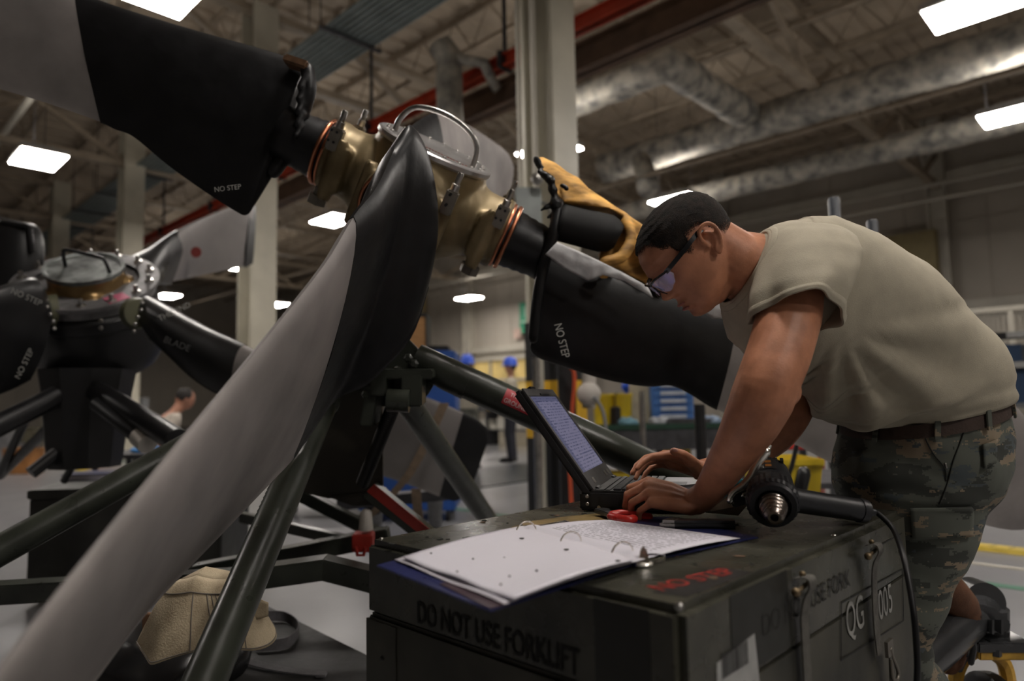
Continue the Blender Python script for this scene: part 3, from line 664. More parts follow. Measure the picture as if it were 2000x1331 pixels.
lettering('NO STEP', pt(20,572,2.86), cv(.9,0,-.4), cv(.4,0,.9), .035, WHITEP, x_); lettering('NO STEP', pt(38,742,2.9), cv(.45,0,.9), cv(-.9,0,.45), .035, WHITEP, x_)
b = MB()
b.rings(blade_loft([S3((62,448),3.55,(60,560),3.5,.14), S3((66,438),3.5,(55,600),3.45,.16), S3((30,430),3.45,(-10,620),3.4,.16), S3((-60,405),3.5,(-120,560),3.4,.12), S3((-200,360),3.4,(-240,500),3.3,.08)], 4))
b.build('blade_cuff', BLK, prop2)
q = MB()
for x0, y0, x1, y1 in [(5,434,55,443),(58,446,62,490),(20,462,26,490)]: q.caps([pt(x0,y0,3.42), pt(x1,y1,3.42)], .014, 8)
q.build('rubber_fold', BLACKRUB, prop2)
for px, py in [(98,606),(270,612)]:
    q = MB(); q.disc_stack(pt(px, py, 3.2), cv(-.7 if px < 150 else .7, -.7, 0), [(-.02,.075),(.02,.065)], 30); q.build('seal_ring', mat('seal_green', (.10,.10,.06), .5), prop2)
    for k in range(5):
        q = MB(); q.sphere(pt(px+(-8 if px<150 else 8)*cos(k*.8), py-20+k*14, 3.10), .009, 6); q.build('hex_bolt', STEEL, prop2)
for k in range(2):
    q = MB(); q.disc_stack(pt(197, 627+14*k, 3.12-.01*k), -FW, [(0,.011),(.006,.008)], 10); q.build('rivet', STEEL, prop2)
# its stand
S0 = pt(170, 770, 3.45)
st2_ = thing('propeller_stand', 'black tripod stand under the bronze capped propeller', 'stand', V((S0.x, S0.y, 0)))
q = MB(); q.disc_stack(S0, ZZ, [(-.36,.16), (-.3,.17), (.0,.20), (.12,.22)], 10); q.build('pedestal', BLK, st2_, ang=20)
for a_, c_, da, dc, r in [((120,770),(-60,860),3.3,2.9,.05), ((140,790),(0,930),3.5,4.1,.026), ((190,765),(345,860),3.3,2.9,.05), ((190,790),(280,860),3.2,3.0,.035), ((130,800),(118,905),3.4,3.3,.03), ((118,880),(60,925),3.3,3.2,.03), ((165,870),(125,940),3.5,3.6,.018), ((60,800),(0,925),3.7,4.0,.022)]:
    q = MB(); q.tube([pt(a_[0], a_[1], da), pt(c_[0], c_[1], dc)], r, 14); q.build('leg', BLK, st2_)
for px in (-60, 345):
    p = pt(px, 860, 2.9); q = MB(); q.tube([p, V((p.x, p.y, .0))], .04, 14); q.build('leg', BLK, st2_)
q = MB(); q.tube([pt(272,852,3.03), pt(290,868,2.99)], .045, 14); q.build('white_collar', mat('white_nylon', (.45,.42,.38)), st2_)
# ================================================================= equipment case
CZ = .80
cA, cB, cC = gp(712,1055,CZ), gp(1330,1190,CZ), gp(1768,998,CZ)
BX = (cC-cB).normalized(); BY = ZZ.cross(BX).normalized()
if BY.dot(cA-cB) < 0: BY = -BY
LX = (cC-cB).dot(BX); LY = (cA-cB).dot(BY)
def bp_(s, t, z=CZ): return V((cB.x, cB.y, 0))+BX*s+BY*t+ZZ*z
def fs(px, py): return rp(px, py, bp_(0,0), BY)      # on the long side face (t = 0)
def ff_(px, py): return rp(px, py, bp_(0,0), BX)     # on the end face (s = 0)
case = thing('equipment_case', 'dark olive metal equipment case used as a work table, stencilled with white numbers', 'case', bp_(LX/2, LY/2, 0))
q = MB(); q.abox(.003, LX-.003, .012, LY-.003, .06, CZ-.13, BX, BY, ZZ, V((cB.x,cB.y,0))); cb_ = q.build('body', OLIVE2, case, smooth=False, bevel=.006)
LIDM = mat('case_lid_paint', (.038,.038,.028), .27, 0, .4, 7, .25, 18, col2=(.05,.048,.036))
q = MB(); q.abox(0, LX, 0, LY, CZ-.135, CZ, BX, BY, ZZ, V((cB.x,cB.y,0))); lid = q.build('lid', LIDM, case, smooth=True, bevel=.012, ang=50)
for k in (0, 1, 2):
    for s in (.1, LX-.22):
        pass
q = MB()
for s0 in (.05, LX-.17): q.abox(s0, s0+.12, .05, LY-.05, 0, .06, BX, BY, ZZ, V((cB.x,cB.y,0)))
q.build('skid', OLIVE, case, smooth=False)
# face frames and corner angles
q = MB()
for a0_, a1_, b0_, b1_ in ((0.001, .006, 0, .05), (LX-.006, LX, 0, .05), (0.001, .006, LY-.09, LY-.001)):
    q = MB(); q.abox(a0_, a1_, b0_, b1_, .06, CZ-.14, BX, BY, ZZ, V((cB.x,cB.y,0))); q.build('corner_angle', OLIVE2, case, smooth=False)
RVT = mat('rivet_dark', (.02,.02,.017), .4)
for t_ in (LY-.05,):
    for z in (.60, .53, .46, .36):
        q = MB(); q.disc_stack(bp_(0, t_, z), -BX, [(0,.005),(.003,.003)], 8); q.build('rivet', RVT, case)
for s, t_, z in [(.0,.0,CZ+.004), (.55,.015,CZ+.001), (.02,LY-.02,CZ+.001)]:
    q = MB(); q.sphere(bp_(s+.006, t_+.006, z-.004), .0055, 6); q.build('rivet', STEEL, lid)
DKP = mat('dark_stencil', (.010,.010,.009), .6); GRP = mat('grey_stencil', (.26,.26,.245), .6, 0, .25, 25)
# end face text
p0 = ff_(815, 1215); p1 = ff_(1222, 1312); wl = (p1-p0).length
lettering('DO NOT USE FORKLIFT', p0, -BY, ZZ, .050, mat('end_stencil', (.006,.006,.005), .75), lid, sx=wl/.645, depth=.0016, bold=.0008)
q = MB(); q.abox(-.001, 0, .045, .13, CZ-.125, CZ-.01, BX, BY, ZZ, V((cB.x,cB.y,0))); q.build('dark_patch', mat('patch_black', (.016,.016,.013), .45), lid, smooth=False)
q = MB(); q.abox(.12, .30, -.001, 0, CZ-.12, CZ-.01, BX, BY, ZZ, V((cB.x,cB.y,0))); q.build('dark_patch', mat('patch_black', (.016,.016,.013), .45), lid, smooth=False)
# long side text
a = fs(1487, 1245); lettering('DO NOT USE FORK', a, BX, ZZ, .042, mat('dim_stencil', (.014,.013,.011), .6), cb_, sx=.95, depth=.0012-.012+.0125)
qa = fs(1650, 1254); qb = fs(1712, 1215)
lettering('QG', fs(1653, 1248), BX, ZZ, .082, GRP, cb_, sx=.72, depth=.0014)
lettering('005', fs(1716, 1213), BX, ZZ, .078, GRP, cb_, sx=.74, depth=.0014)
q = MB()
for (x0, y0), (x1, y1) in [((1642,1178),(1762,1112)), ((1642,1290),(1764,1213)), ((1642,1178),(1642,1290)), ((1762,1112),(1764,1213)), ((1712,1140),(1712,1245)), ((1700,1075),(1760,1042))]:
    A_, B_ = fs(x0, y0), fs(x1, y1); d = (B_-A_); q.box((A_+B_)/2-BY*.0012, d/2, BY*.0003, d.cross(BY).normalized()*.0012)
q.build('stencil_border', DKP, cb_, smooth=False)
# side face thin front skin so that markings sit on it
q = MB(); q.abox(.006, LX-.006, .0005, .013, .06, CZ-.13, BX, BY, ZZ, V((cB.x,cB.y,0))); q.build('side_skin', OLIVE2, cb_, smooth=False)
# shipping label with lines and bar code stripes
LW = mat('paper_label', (.34,.34,.33), .5, 0, .1, 30)
lp = [fs(1398,1296), fs(1472,1238), fs(1483,1345), fs(1400,1400)]
q = MB(); q.prism([p-BY*.001 for p in lp], -BY*.0004); lb_ = q.build('shipping_label', LW, cb_, smooth=False)
q = MB(); l0 = fs(1398,1296); random.seed(3); xx = .012
while xx < .085:
    w_ = random.choice((.0008,.0016,.0024)); q.abox(xx, xx+w_, 0, .0003, -.028, .002, BX, -BY, ZZ, l0+ZZ*.005-BY*.0015+ZZ*0); xx += w_+random.choice((.001,.0018))
for k in range(7): q.abox(.01, .05+.03*random.random(), 0, .0003, -.045-k*.009, -.0425-k*.009, BX, -BY, ZZ, l0-BY*.0015)
q.abox(.085, .1, 0, .0003, -.08, -.05, BX, -BY, ZZ, l0-BY*.0015)
q.build('label_print', mat('ink', (.03,.03,.03), .6), lb_, smooth=False)
# straps with toggles
STR = mat('webbing_grey', (.085,.08,.07), .8, 0, .2, 60, .4, 200)
def strap(px, py, zbot, lab):
    p = fs(px, py); s = (p-bp_(0,0)).dot(BX); z = p.z
    q = MB(); w_ = .0135
    P_ = smoothpath([bp_(s, -.004, z+.012), bp_(s, -.022, z+.016), bp_(s, -.026, z+.002), bp_(s, -.014, z-.03), bp_(s+.002, -.010, z-.12), bp_(s+.004, -.012, zbot)], 6)
    R_ = [[c-BX*w_-BY*.0012, c+BX*w_-BY*.0012, c+BX*w_+BY*.0012, c-BX*w_+BY*.0012] for c in P_]
    q.rings(R_); o = q.build('strap', STR, cb_, ang=60)
    q = MB(); q.tube([bp_(s-.034, -.016, z-.001), bp_(s+.018, -.016, z+.004)], .0035, 10); q.sphere(bp_(s-.036, -.016, z-.001), .007, 7); q.sphere(bp_(s+.0, -.012, z+.018), .005, 6); q.build('toggle_pin', mat('brass_dull', (.2,.15,.09), .4, .8), o)
    return s, z
strap(1553, 1143, .08, '')
s_, z_ = strap(1690, 1077, fs(1712,1245).z-.02, '')
hk = fs(1716, 1262)
q = MB(); q.tube(smoothpath([hk-BY*.02, hk-BY*.02-ZZ*.02+BX*.012, hk-BY*.022-ZZ*.05+BX*.03, hk-BY*.022-ZZ*.062+BX*.018, hk-BY*.022-ZZ*.05-BX*.004, hk-BY*.02-ZZ*.02-BX*.002], 5), .0035, 8); q.box(hk-BY*.018-ZZ*.0, BX*.016, BY*.003, ZZ*.014); q.build('strap_buckle', mat('clamp_metal', (.22,.2,.17)), cb_, ang=60)
q = MB(); P_ = [hk-BY*.02+BX*.01, hk-BY*.02-ZZ*.1+BX*.0, hk-BY*.02-ZZ*.25]; q.rings([[c-BX*.012, c+BX*.012, c+BX*.012+BY*.003, c-BX*.012+BY*.003] for c in P_]); q.build('strap', STR, cb_, smooth=False)
# markings on the lid top
def tp(px, py, h=0): return gp(px, py, CZ+h)
q = MB(); PT = mat('mustard_patch', (.17,.115,.04), .45, 0, .3, 20)
pl = [(925,1052),(985,1040),(1000,1030),(1040,1018),(1120,1008),(1175,1003),(1205,1008),(1180,1018),(1100,1024),(1040,1030),(1005,1045),(960,1062)]
q.prism([tp(x, y, .0002) for x, y in pl], ZZ*.0004); q.build('mustard_patch', PT, lid, smooth=False)
q = MB(); q.prism([tp(x, y, .0002) for x, y in [(1272,1158),(1340,1168),(1470,1118),(1400,1108)]], ZZ*.0003); nl = q.build('warning_label', mat('label_black', (.012,.011,.010), .5, 0, .5, 60), lid, smooth=False)
p0, p1 = tp(1292,1157), tp(1455,1116); lx = (p1-p0); lettering('NO STEP', p0+ZZ*.0006, lx, ZZ.cross(lx), .044, mat('label_red2', (.30,.022,.014), .5, 0, .2, 60), nl, sx=lx.length/.19, bold=.0003, depth=.0006)
random.seed(11)
for k in range(26):
    x, y = random.choice([(940+random.random()*130, 1015+random.random()*25), (1070+random.random()*80, 1000+random.random()*8), (1320+random.random()*150, 1080+random.random()*60), (760+random.random()*150, 1050+random.random()*14)])
    c = tp(x, y); r = .002+.005*random.random(); q = MB(); q.prism([c+ZZ*.0003+V((cos(i*.9)*r*(.6+random.random()), sin(i*.9)*r*(.6+random.random()), 0)) for i in range(7)], ZZ*.001)
    q.build('paint_chip', random.choice([DKP, DKP, mat('rust_chip', (.12,.07,.04), .6)]), lid, smooth=False)
# ================================================================= binder
NAVY = mat('navy_vinyl', (.018,.022,.085), .3, 0, .15, 20)
PAPER = mat('paper', (.62,.60,.66), .6, 0, .02, 5)
bC = tp(1120, 1075)
binder = thing('ring_binder', 'open navy blue ring binder holding white sheets, lying on the case corner', 'binder', bC)
def slab(poly, th, h, name, m, parent, bev=.001):
    q = MB(); q.prism([tp(x, y, h) for x, y in poly], ZZ*th); return q.build(name, m, parent, smooth=False, bevel=bev)
def quadsheet(cs, h, name, m, parent, bumpf, th=.0008, uv=True, hh=(0,0,0,0)):
    P = [tp(x, y, h+e) for (x, y), e in zip(cs, hh)]
    q = MB(); q.grid(lambda s, t: lerp(lerp(P[0], P[1], s), lerp(P[3], P[2], s), t)+ZZ*bumpf(s, t), 24, 24, uv)
    return q.build(name, m, parent, recalc=False, solid=th, ang=180)
# left cover: corners far-left, near-left, near-spine, far-spine
slab([(735,1108),(957,1198),(1240,1105),(1008,1036)], .003, .002, 'left_cover', NAVY, binder)
slab([(1240,1105),(1482,1052),(1300,1012),(1030,1032)], .003, .0012, 'right_cover', NAVY, binder)
slab([(1008,1036),(1240,1108),(1262,1100),(1028,1030)], .004, .003, 'spine', NAVY, binder)
slab([(858,1142),(957,1190),(995,1182),(890,1132)], .0006, .0055, 'brown_tape', mat('tape_mauve', (.055,.035,.045), .35), binder, 0)
quadsheet([(770,1094),(985,1181),(1234,1100),(1010,1032)], .0075, 'page', PAPER, binder, lambda s, t: .001*sin(3*pi*s)*(1-t)+.006*sin(pi*t)*.6, hh=(.0,.0,.004,.003))
LINES = bpy.data.materials.new('typed_paper'); LINES.use_nodes = True
nt = LINES.node_tree; N = nt.nodes; L = nt.links; pb = N['Principled BSDF']; pb.inputs['Roughness'].default_value = .6
uvn = N.new('ShaderNodeUVMap'); sx = N.new('ShaderNodeSeparateXYZ'); L.new(uvn.outputs[0], sx.inputs[0])
def mth(op, a_, b_=None, c_=None):
    n_ = N.new('ShaderNodeMath'); n_.operation = op
    for i, v in enumerate((a_, b_, c_)):
        if v is None: continue
        if isinstance(v, (int, float)): n_.inputs[i].default_value = v
        else: L.new(v, n_.inputs[i])
    return n_.outputs[0]
row = mth('MULTIPLY', sx.outputs[0], 24.0); fr = mth('FRACT', row); ink = mth('LESS_THAN', fr, .34)
nzz = N.new('ShaderNodeTexNoise'); nzz.inputs['Scale'].default_value = 1.0; cmb = N.new('ShaderNodeCombineXYZ'); L.new(mth('MULTIPLY', sx.outputs[1], 45.0), cmb.inputs[0]); L.new(mth('MULTIPLY', mth('FLOOR', row), 7.3), cmb.inputs[1]); L.new(cmb.outputs[0], nzz.inputs['Vector'])
wd = mth('GREATER_THAN', nzz.outputs[0], .46); msk = mth('MULTIPLY', ink, wd)
for v, lo_, hi_ in ((sx.outputs[1], .08, .9), (sx.outputs[0], .07, .95)):
    msk = mth('MULTIPLY', msk, mth('MULTIPLY', mth('GREATER_THAN', v, lo_), mth('LESS_THAN', v, hi_)))
mx = N.new('ShaderNodeMix'); mx.data_type = 'RGBA'; L.new(msk, mx.inputs[0]); mx.inputs[6].default_value = (.62,.60,.66,1); mx.inputs[7].default_value = (.17,.165,.20,1); L.new(mx.outputs[2], pb.inputs['Base Color'])
rs = quadsheet([(1234,1100),(1446,1052),(1190,1016),(1022,1034)], .006, 'page', LINES, binder, lambda s, t: .004*sin(pi*s), hh=(.006,0,0,.004))
tag(quadsheet([(1236,1093),(1300,1086),(1060,1030),(1016,1034)], .0115, 'page', PAPER, binder, lambda s, t: .006*sin(pi*s)), 'loose curled sheet over the rings')
quadsheet([(785,1090),(1004,1172),(1246,1092),(1020,1028)], .0125, 'page', PAPER, binder, lambda s, t: .0012*sin(4*pi*s+1)*(1-t)+.006*sin(pi*t)*.7+.0*t**6, hh=(.0,.0,.006,.006))
for px, py in [(1028,1040),(1115,1062),(1216,1084)]:
    c = tp(px, py, .014); dR = (tp(1234,1100)-tp(1022,1034)).normalized(); dP = ZZ.cross(dR)
    q = MB(); q.tube([c+dP*.021*cos(a_)+ZZ*(.021*sin(a_)-.002) for a_ in [pi*k/10*1.15-.25 for k in range(11)]], .0014, 8); q.build('ring', CHROME, binder)
    q = MB(); q.disc_stack(tp(px-9, py+12, .0215), ZZ, [(0,.004),(.0004,.004)], 12); q.build('punch_hole', DKP, binder)
for px, py in [(772+70,1081),(924,1092),(985,1090),(893,1117),(1112,1081),(1048,1115),(978,1142),(995,1126)]:
    q = MB(); c = tp(px, py, .0195); q.box(c, RT*.0014, FW*.001, ZZ*.0008); q.build('speck', DKP, binder, smooth=False)
q = MB(); c0, c1_ = tp(1030,1034,.007), tp(1108,1020,.007); q.box((c0+c1_)/2, (c1_-c0)/2, ZZ.cross(c1_-c0).normalized()*.006, ZZ*.003); q.build('ring_lever', CHROME, binder, bevel=.001)
q = MB()
cc = tp(1257,1104,.004); q.prism([cc-RT*.008, cc+RT*.01, cc+RT*.006+ZZ*.02, cc+RT*.001+ZZ*.027, cc-RT*.004+ZZ*.02], FW*.004); q.caps([cc-RT*.01, cc+RT*.012+FW*.004], .004, 8); q.build('ring_trigger', CHROME, binder, bevel=.001)
q = MB(); q.prism([tp(1208,1112,.0), tp(1300,1095,.0), tp(1298,1088,.0), tp(1208,1104,.0)], ZZ*.006); q.build('ring_plate', CHROME, binder, smooth=False)
# ================================================================= laptop
LO = gp(1132, 1000, CZ); LW_ = V((.30, .95, 0)).normalized(); LD = V((LW_.y, -LW_.x, 0))
laptop = thing('laptop', 'open rugged black laptop facing the man on the case', 'laptop', LO)
LBK = mat('laptop_magnesium', (.022,.022,.023), .42, .2, .15, 30, .1, 150); LGR = mat('laptop_grey', (.055,.053,.052), .45, .2)
q = MB(); q.abox(.02, .255, .0, .295, .006, .046, LD, LW_, ZZ, LO); base = q.build('base', LBK, laptop, smooth=False, bevel=.005)
for k, (a_, z_) in enumerate([(.006,.034),(.006,.017),(.032,.011)]):
    q = MB(); q.disc_stack(LO+LD*(a_+.012)+LW_*.0+ZZ*z_, -LW_, [(0,.0045),(.0012,.0035)], 10); q.build('screw', STEEL, base)
q = MB(); q.abox(.0, .03, .004, .29, .002, .042, LD, LW_, ZZ, LO); q.build('rear_bumper', LBK, base, smooth=False, bevel=.004)
for a_, b__ in ((.045,.09),(.095,.16),(.165,.22)):
    q = MB(); q.abox(a_, b__, -.002, .0, .012, .038, LD, LW_, ZZ, LO); q.build('port_cover', LBK, base, smooth=False, bevel=.001)
q = MB(); q.abox(.118, .124, -.0026, -.002, .03, .034, LD, LW_, ZZ, LO); q.abox(.12, .125, -.0026, -.002, .016, .021, LD, LW_, ZZ, LO); q.build('port_icon', STEEL, base, smooth=False)
q = MB(); q.abox(.03, .055, .012, .283, .046, .048, LD, LW_, ZZ, LO); q.build('speaker_strip', LGR, base, smooth=False, bevel=.001)
q = MB(); q.abox(.058, .068, .012, .283, .046, .0485, LD, LW_, ZZ, LO); q.build('trim_strip', mat('laptop_silver', (.12,.12,.12), .35, .6), base, smooth=False)
for r in range(5):
    for c in range(14):
        q = MB(); q.abox(.075+r*.0185, .0915+r*.0185, .014+c*.0193, .0315+c*.0193, .046, .0505, LD, LW_, ZZ, LO); q.build('key', BLACKMET, base, smooth=False, bevel=.001)
q = MB(); q.abox(.168, .252, .004, .291, .046, .047, LD, LW_, ZZ, LO); q.build('palm_rest', mat('laptop_silver', (.12,.12,.12)), base, smooth=False, bevel=.001)
q = MB(); q.abox(.185, .225, .11, .19, .047, .0476, LD, LW_, ZZ, LO); q.build('touchpad', LBK, base, smooth=False)
lean = radians(35); SU = ZZ*cos(lean)-LD*sin(lean); SN = LD*cos(lean)+ZZ*sin(lean); HO = LO+LD*.03+ZZ*.045
q = MB(); q.abox(.0, .292, .0, .285, -.022, .0, LW_, SU, SN, HO); scr = q.build('screen_lid', LBK, laptop, smooth=False, bevel=.006)
q = MB()
for x0, x1, y0, y1 in ((.004,.288,.0,.045),(.004,.288,.26,.283),(.004,.02,.045,.26),(.272,.288,.045,.26)): q.abox(x0, x1, y0, y1, 0, .0045, LW_, SU, SN, HO)
q.build('bezel', LGR, scr, smooth=False, bevel=.001)
for x0 in (.05,.2,.24): 
    q = MB(); q.abox(x0, x0+.02, .012, .027, .0045, .0055, LW_, SU, SN, HO); q.build('bezel_slot', STEEL, scr, smooth=False)
q = MB(); q.abox(.09, .13, .283, .292, -.016, .002, LW_, SU, SN, HO); q.abox(.12, .20, .262, .268, .0045, .007, LW_, SU, SN, HO); q.build('lid_latch', BLACKMET, scr, smooth=False, bevel=.001)
SCM = bpy.data.materials.new('lit_screen'); SCM.use_nodes = True
nt = SCM.node_tree; N = nt.nodes; L = nt.links; pb = N['Principled BSDF']; pb.inputs['Roughness'].default_value = .22; pb.inputs['Base Color'].default_value = (.02,.02,.025,1)
uvn = N.new('ShaderNodeUVMap'); sx = N.new('ShaderNodeSeparateXYZ'); L.new(uvn.outputs[0], sx.inputs[0])
row = mth('MULTIPLY', sx.outputs[1], 26.0); ink = mth('LESS_THAN', mth('FRACT', row), .4)
nzz = N.new('ShaderNodeTexNoise'); nzz.inputs['Scale'].default_value = 1; cmb = N.new('ShaderNodeCombineXYZ'); L.new(mth('MULTIPLY', sx.outputs[0], 26.0), cmb.inputs[0]); L.new(mth('MULTIPLY', mth('FLOOR', row), 5.1), cmb.inputs[1]); L.new(cmb.outputs[0], nzz.inputs['Vector'])
msk = mth('MULTIPLY', ink, mth('GREATER_THAN', nzz.outputs[0], .5)); bar = mth('GREATER_THAN', sx.outputs[1], .93); side = mth('LESS_THAN', sx.outputs[0], .14)
mx = N.new('ShaderNodeMix'); mx.data_type = 'RGBA'; L.new(mth('MAXIMUM', mth('MULTIPLY', msk, 1.0), mth('MULTIPLY', mth('MAXIMUM', bar, side), .6)), mx.inputs[0]); mx.inputs[6].default_value = (.24,.23,.36,1); mx.inputs[7].default_value = (.07,.08,.17,1)
L.new(mx.outputs[2], pb.inputs['Emission Color']); pb.inputs['Emission Strength'].default_value = .42
q = MB(); q.grid(lambda s, t: HO+LW_*(.02+.252*s)+SU*(.045+.215*t)+SN*.0025, 2, 2, True); q.build('screen', SCM, scr, smooth=False, recalc=False)
for x in (.03, .25):
    q = MB(); q.tube([HO+LW_*x-ZZ*.004+SN*.004, HO+LW_*(x+.03)-ZZ*.004+SN*.004], .009, 12); q.build('hinge', LBK, laptop)
# ================================================================= small tools on the case
RH = mat('red_grip', (.50,.025,.02), .3, 0, .1, 10)
pc = tp(1215, 1010); t = thing('pliers', 'small pliers with red dipped handles lying before the laptop', 'pliers', pc)
q = MB(); q.caps(smoothpath([tp(1195,1006,.012), tp(1215,1003,.014), tp(1240,1006,.012), tp(1268,1010,.008)], 4), .008, 10); q.build('handle', RH, t)
q = MB(); q.caps(smoothpath([tp(1193,1010,.010), tp(1210,1014,.010), tp(1228,1016,.010), tp(1238,1014,.010)], 4), .009, 10); q.build('handle', RH, t)
q = MB(); q.prism([tp(1193,1003,.006), tp(1193,1014,.006), tp(1180,1009,.006), tp(1160,1003,.006), tp(1178,1001,.006)], ZZ*.010); q.build('jaw', mat('jaw_dark', (.12,.12,.12), .35, .9), t, smooth=False, bevel=.002)
pc = tp(1365, 1022); t = thing('pocket_tool', 'flat black pocket tool with a shiny metal end lying by the binder', 'tool', pc)
q = MB(); a0_, a1_ = tp(1310,1024,.011), tp(1440,1024,.011); q.box((a0_+a1_)/2, (a1_-a0_)/2, ZZ.cross(a1_-a0_).normalized()*.017, ZZ*.008); q.build('body', BLACKMET, t, bevel=.006)
q = MB(); a1_ = tp(1330,1024,.011); a0_ = tp(1293,1023,.009); q.box((a0_+a1_)/2, (a1_-a0_)/2, ZZ.cross(a1_-a0_).normalized()*.0185, ZZ*.0085); q.build('metal_end', STEEL, t, bevel=.006)
pc = tp(1415, 990); 
q = MB(); q.prism([tp(1378,1002,.02), tp(1442,1008,.006), tp(1462,985,.03), tp(1432,962,.05)], ZZ*.0015); tag(q.build('shim_plate', mat('bronze_plate', (.16,.12,.085), .3, .9), smooth=False, org=pc), 'small bent bronze coloured metal plate under the locking pliers', 'plate')
TEAL = mat('teal_cloth', (.03,.22,.27), .7, 0, .2, 20, .3, 60)
b = MB(); b.grid(lambda s, t_: pt(1400+s*78, 972-34*sin(s*2.2)+t_*26, 1.50+.05*t_)+UP*(.008*noise.noise(V((s*6, t_*5, 2)))), 20, 10); tag(b.build('shop_rag', TEAL, recalc=False, solid=.004, org=tp(1430,975)), 'crumpled teal shop cloth behind the locking pliers', 'cloth')
pc = tp(1445, 985); t = thing('locking_pliers', 'chrome locking pliers leaning upright beside the heat gun', 'pliers', pc)
lpz = 1.32
b = MB(); P_ = smoothpath([pt(1495,882,lpz), pt(1480,903,lpz), pt(1468,930,lpz), pt(1450,950,lpz), pt(1432,962,lpz), pt(1424,978,lpz), pt(1430,982,lpz)], 5); b.caps(P_, [.009, .010, .011, .012, .011]+[.010]*10+[.0075]*9+[.005]*7 if False else [lerp(.011, .004, k/(len(P_)-1)) for k in range(len(P_))], 12); b.build('handle', CHROME, t)
b = MB(); b.caps(smoothpath([pt(1482,905,lpz+.01), pt(1480,930,lpz+.015), pt(1466,955,lpz+.02), pt(1450,968,lpz+.02)], 5), .008, 10); b.build('lever', CHROME, t)
b = MB(); b.disc_stack(pt(1492,886,lpz), (pt(1499,873,lpz)-pt(1492,886,lpz)), [(0,.0075),(.008,.008),(.009,.0055),(.014,.007),(.02,.0065)], 16); b.build('adjust_screw', CHROME, t, ang=30)
b = MB(); b.box(pt(1446,972,lpz+.02), cv(.02,0,.006), cv(0,.006,0), cv(-.006,0,.014)); b.build('jaw', mat('jaw_dark', (.12,.12,.12)), t, bevel=.003)
# heat gun
gA = pt(1503, 935, 1.36); gB = pt(1510, 990, 1.235); gd = (gB-gA).normalized()
t = thing('heat_gun', 'black heat gun lying on the case with its ribbed steel nozzle toward the camera', 'heat gun', tp(1510, 1010))
GB = mat('gun_plastic', (.014,.015,.018), .38, 0, .15, 20, .15, 120)
ln = (gB-gA).length
b = MB(); b.disc_stack(gA, gd, [(-.03,.012), (-.028,.030), (-.015,.038), (.03,.0415), (ln*.5,.040), (ln*.62,.0385)], 40); b.build('motor_housing', GB, t, ang=50)
b = MB(); b.rings([[gA+gd*(h_)+(frame(gd)[0]*cos(2*pi*k/60)+frame(gd)[1]*sin(2*pi*k/60))*(r_+(.0013 if k % 2 else 0)) for k in range(60)] for h_, r_ in [(ln*.55,.041),(ln*.6,.044),(ln*.86,.046),(ln*.93,.043)]]); b.build('grip_ring', GB, t, smooth=False)
b = MB(); b.disc_stack(gA, gd, [(ln*.9,.044),(ln*1.0,.040),(ln*1.0,.031),(ln*.9,.029)], 40, cap=False); b.build('heat_shield', GB, t, ang=40)
NZ = mat('nozzle_steel', (.33,.28,.25), .28, 1, .2, 20)
b = MB(); pr = [(ln*.8,.027)]; h_ = ln*.85
for k, r_ in enumerate([.0265,.0255,.0235,.021,.0185,.0160]):
    pr += [(h_, r_), (h_+.004, r_+.0016), (h_+.008, r_)]; h_ += .0105
pr += [(h_, .012), (h_+.004, .0105), (h_+.004, .007), (h_-.01, .006)]
b.disc_stack(gA, gd, pr, 36, cap=False); b.build('nozzle', NZ, t, ang=60)
b = MB(); b.disc_stack(gA+gd*(h_-.008), gd, [(0,.0065),(.001,.0065)], 20); b.build('nozzle_opening', mat('hollow_black', (.004,)*3), t)
hs = pt(1535, 975, 1.30); he = pt(1690, 999, 1.33)
b = MB(); b.tube(smoothpath([hs, lerp(hs, he, .3), lerp(hs, he, .7), lerp(hs, he, .97), he], 3), [.024,.024,.0225,.0225,.022,.022,.0215,.0215,.0215,.022,.022,.021,.016][:13], 20); b.build('handle', GB, t, ang=50)
b = MB(); b.tube([he-(he-hs).normalized()*.016, he-(he-hs).normalized()*.008], .0232, 20); b.tube([he, he+(he-hs).normalized()*.02], [.009,.007], 12); b.build('end_cap', GB, t, ang=40)
b = MB(); hn, hv = frame(gd); top = (UP-gd*UP.dot(gd)).normalized(); rt_ = gd.cross(top)
for k in range(5): b.box(gA-gd*.005+top*.036+rt_*(k-2)*.011, rt_*.003, gd*.008, top*.003)
b.build('air_slot', mat('hollow_black', (.004,)*3), t, smooth=False)
b = MB(); b.grid(lambda s, u: gA+gd*(.008+.045*u)+(top*cos((s-.5)*.7+.1)+rt_*sin((s-.5)*.7+.1))*.0418, 6, 2); gl = b.build('name_plate', mat('plate_dark', (.02,.02,.02), .4), t, recalc=False)
b = MB()
for k in range(2): b.grid(lambda s, u: gA+gd*(.012+.02*k+.012*u)+(top*cos((s-.5)*.26+.1)+rt_*sin((s-.5)*.26+.1))*.0423, 3, 1)
b.build('plate_mark', mat('mark_orange', (.35,.13,.02), .5), gl, recalc=False)
cs = [he+(he-hs).normalized()*.02, pt(1715,1004,1.33), pt(1745,1035,1.30), pt(1765,1090,1.22), pt(1782,1180,1.17), pt(1790,1260,1.15), pt(1790,1340,1.14), pt(1770,1500,1.13)]
b = MB(); b.tube(smoothpath(cs, 7), .0052, 10); b.build('power_cord', BLACKRUB, t, ang=180)
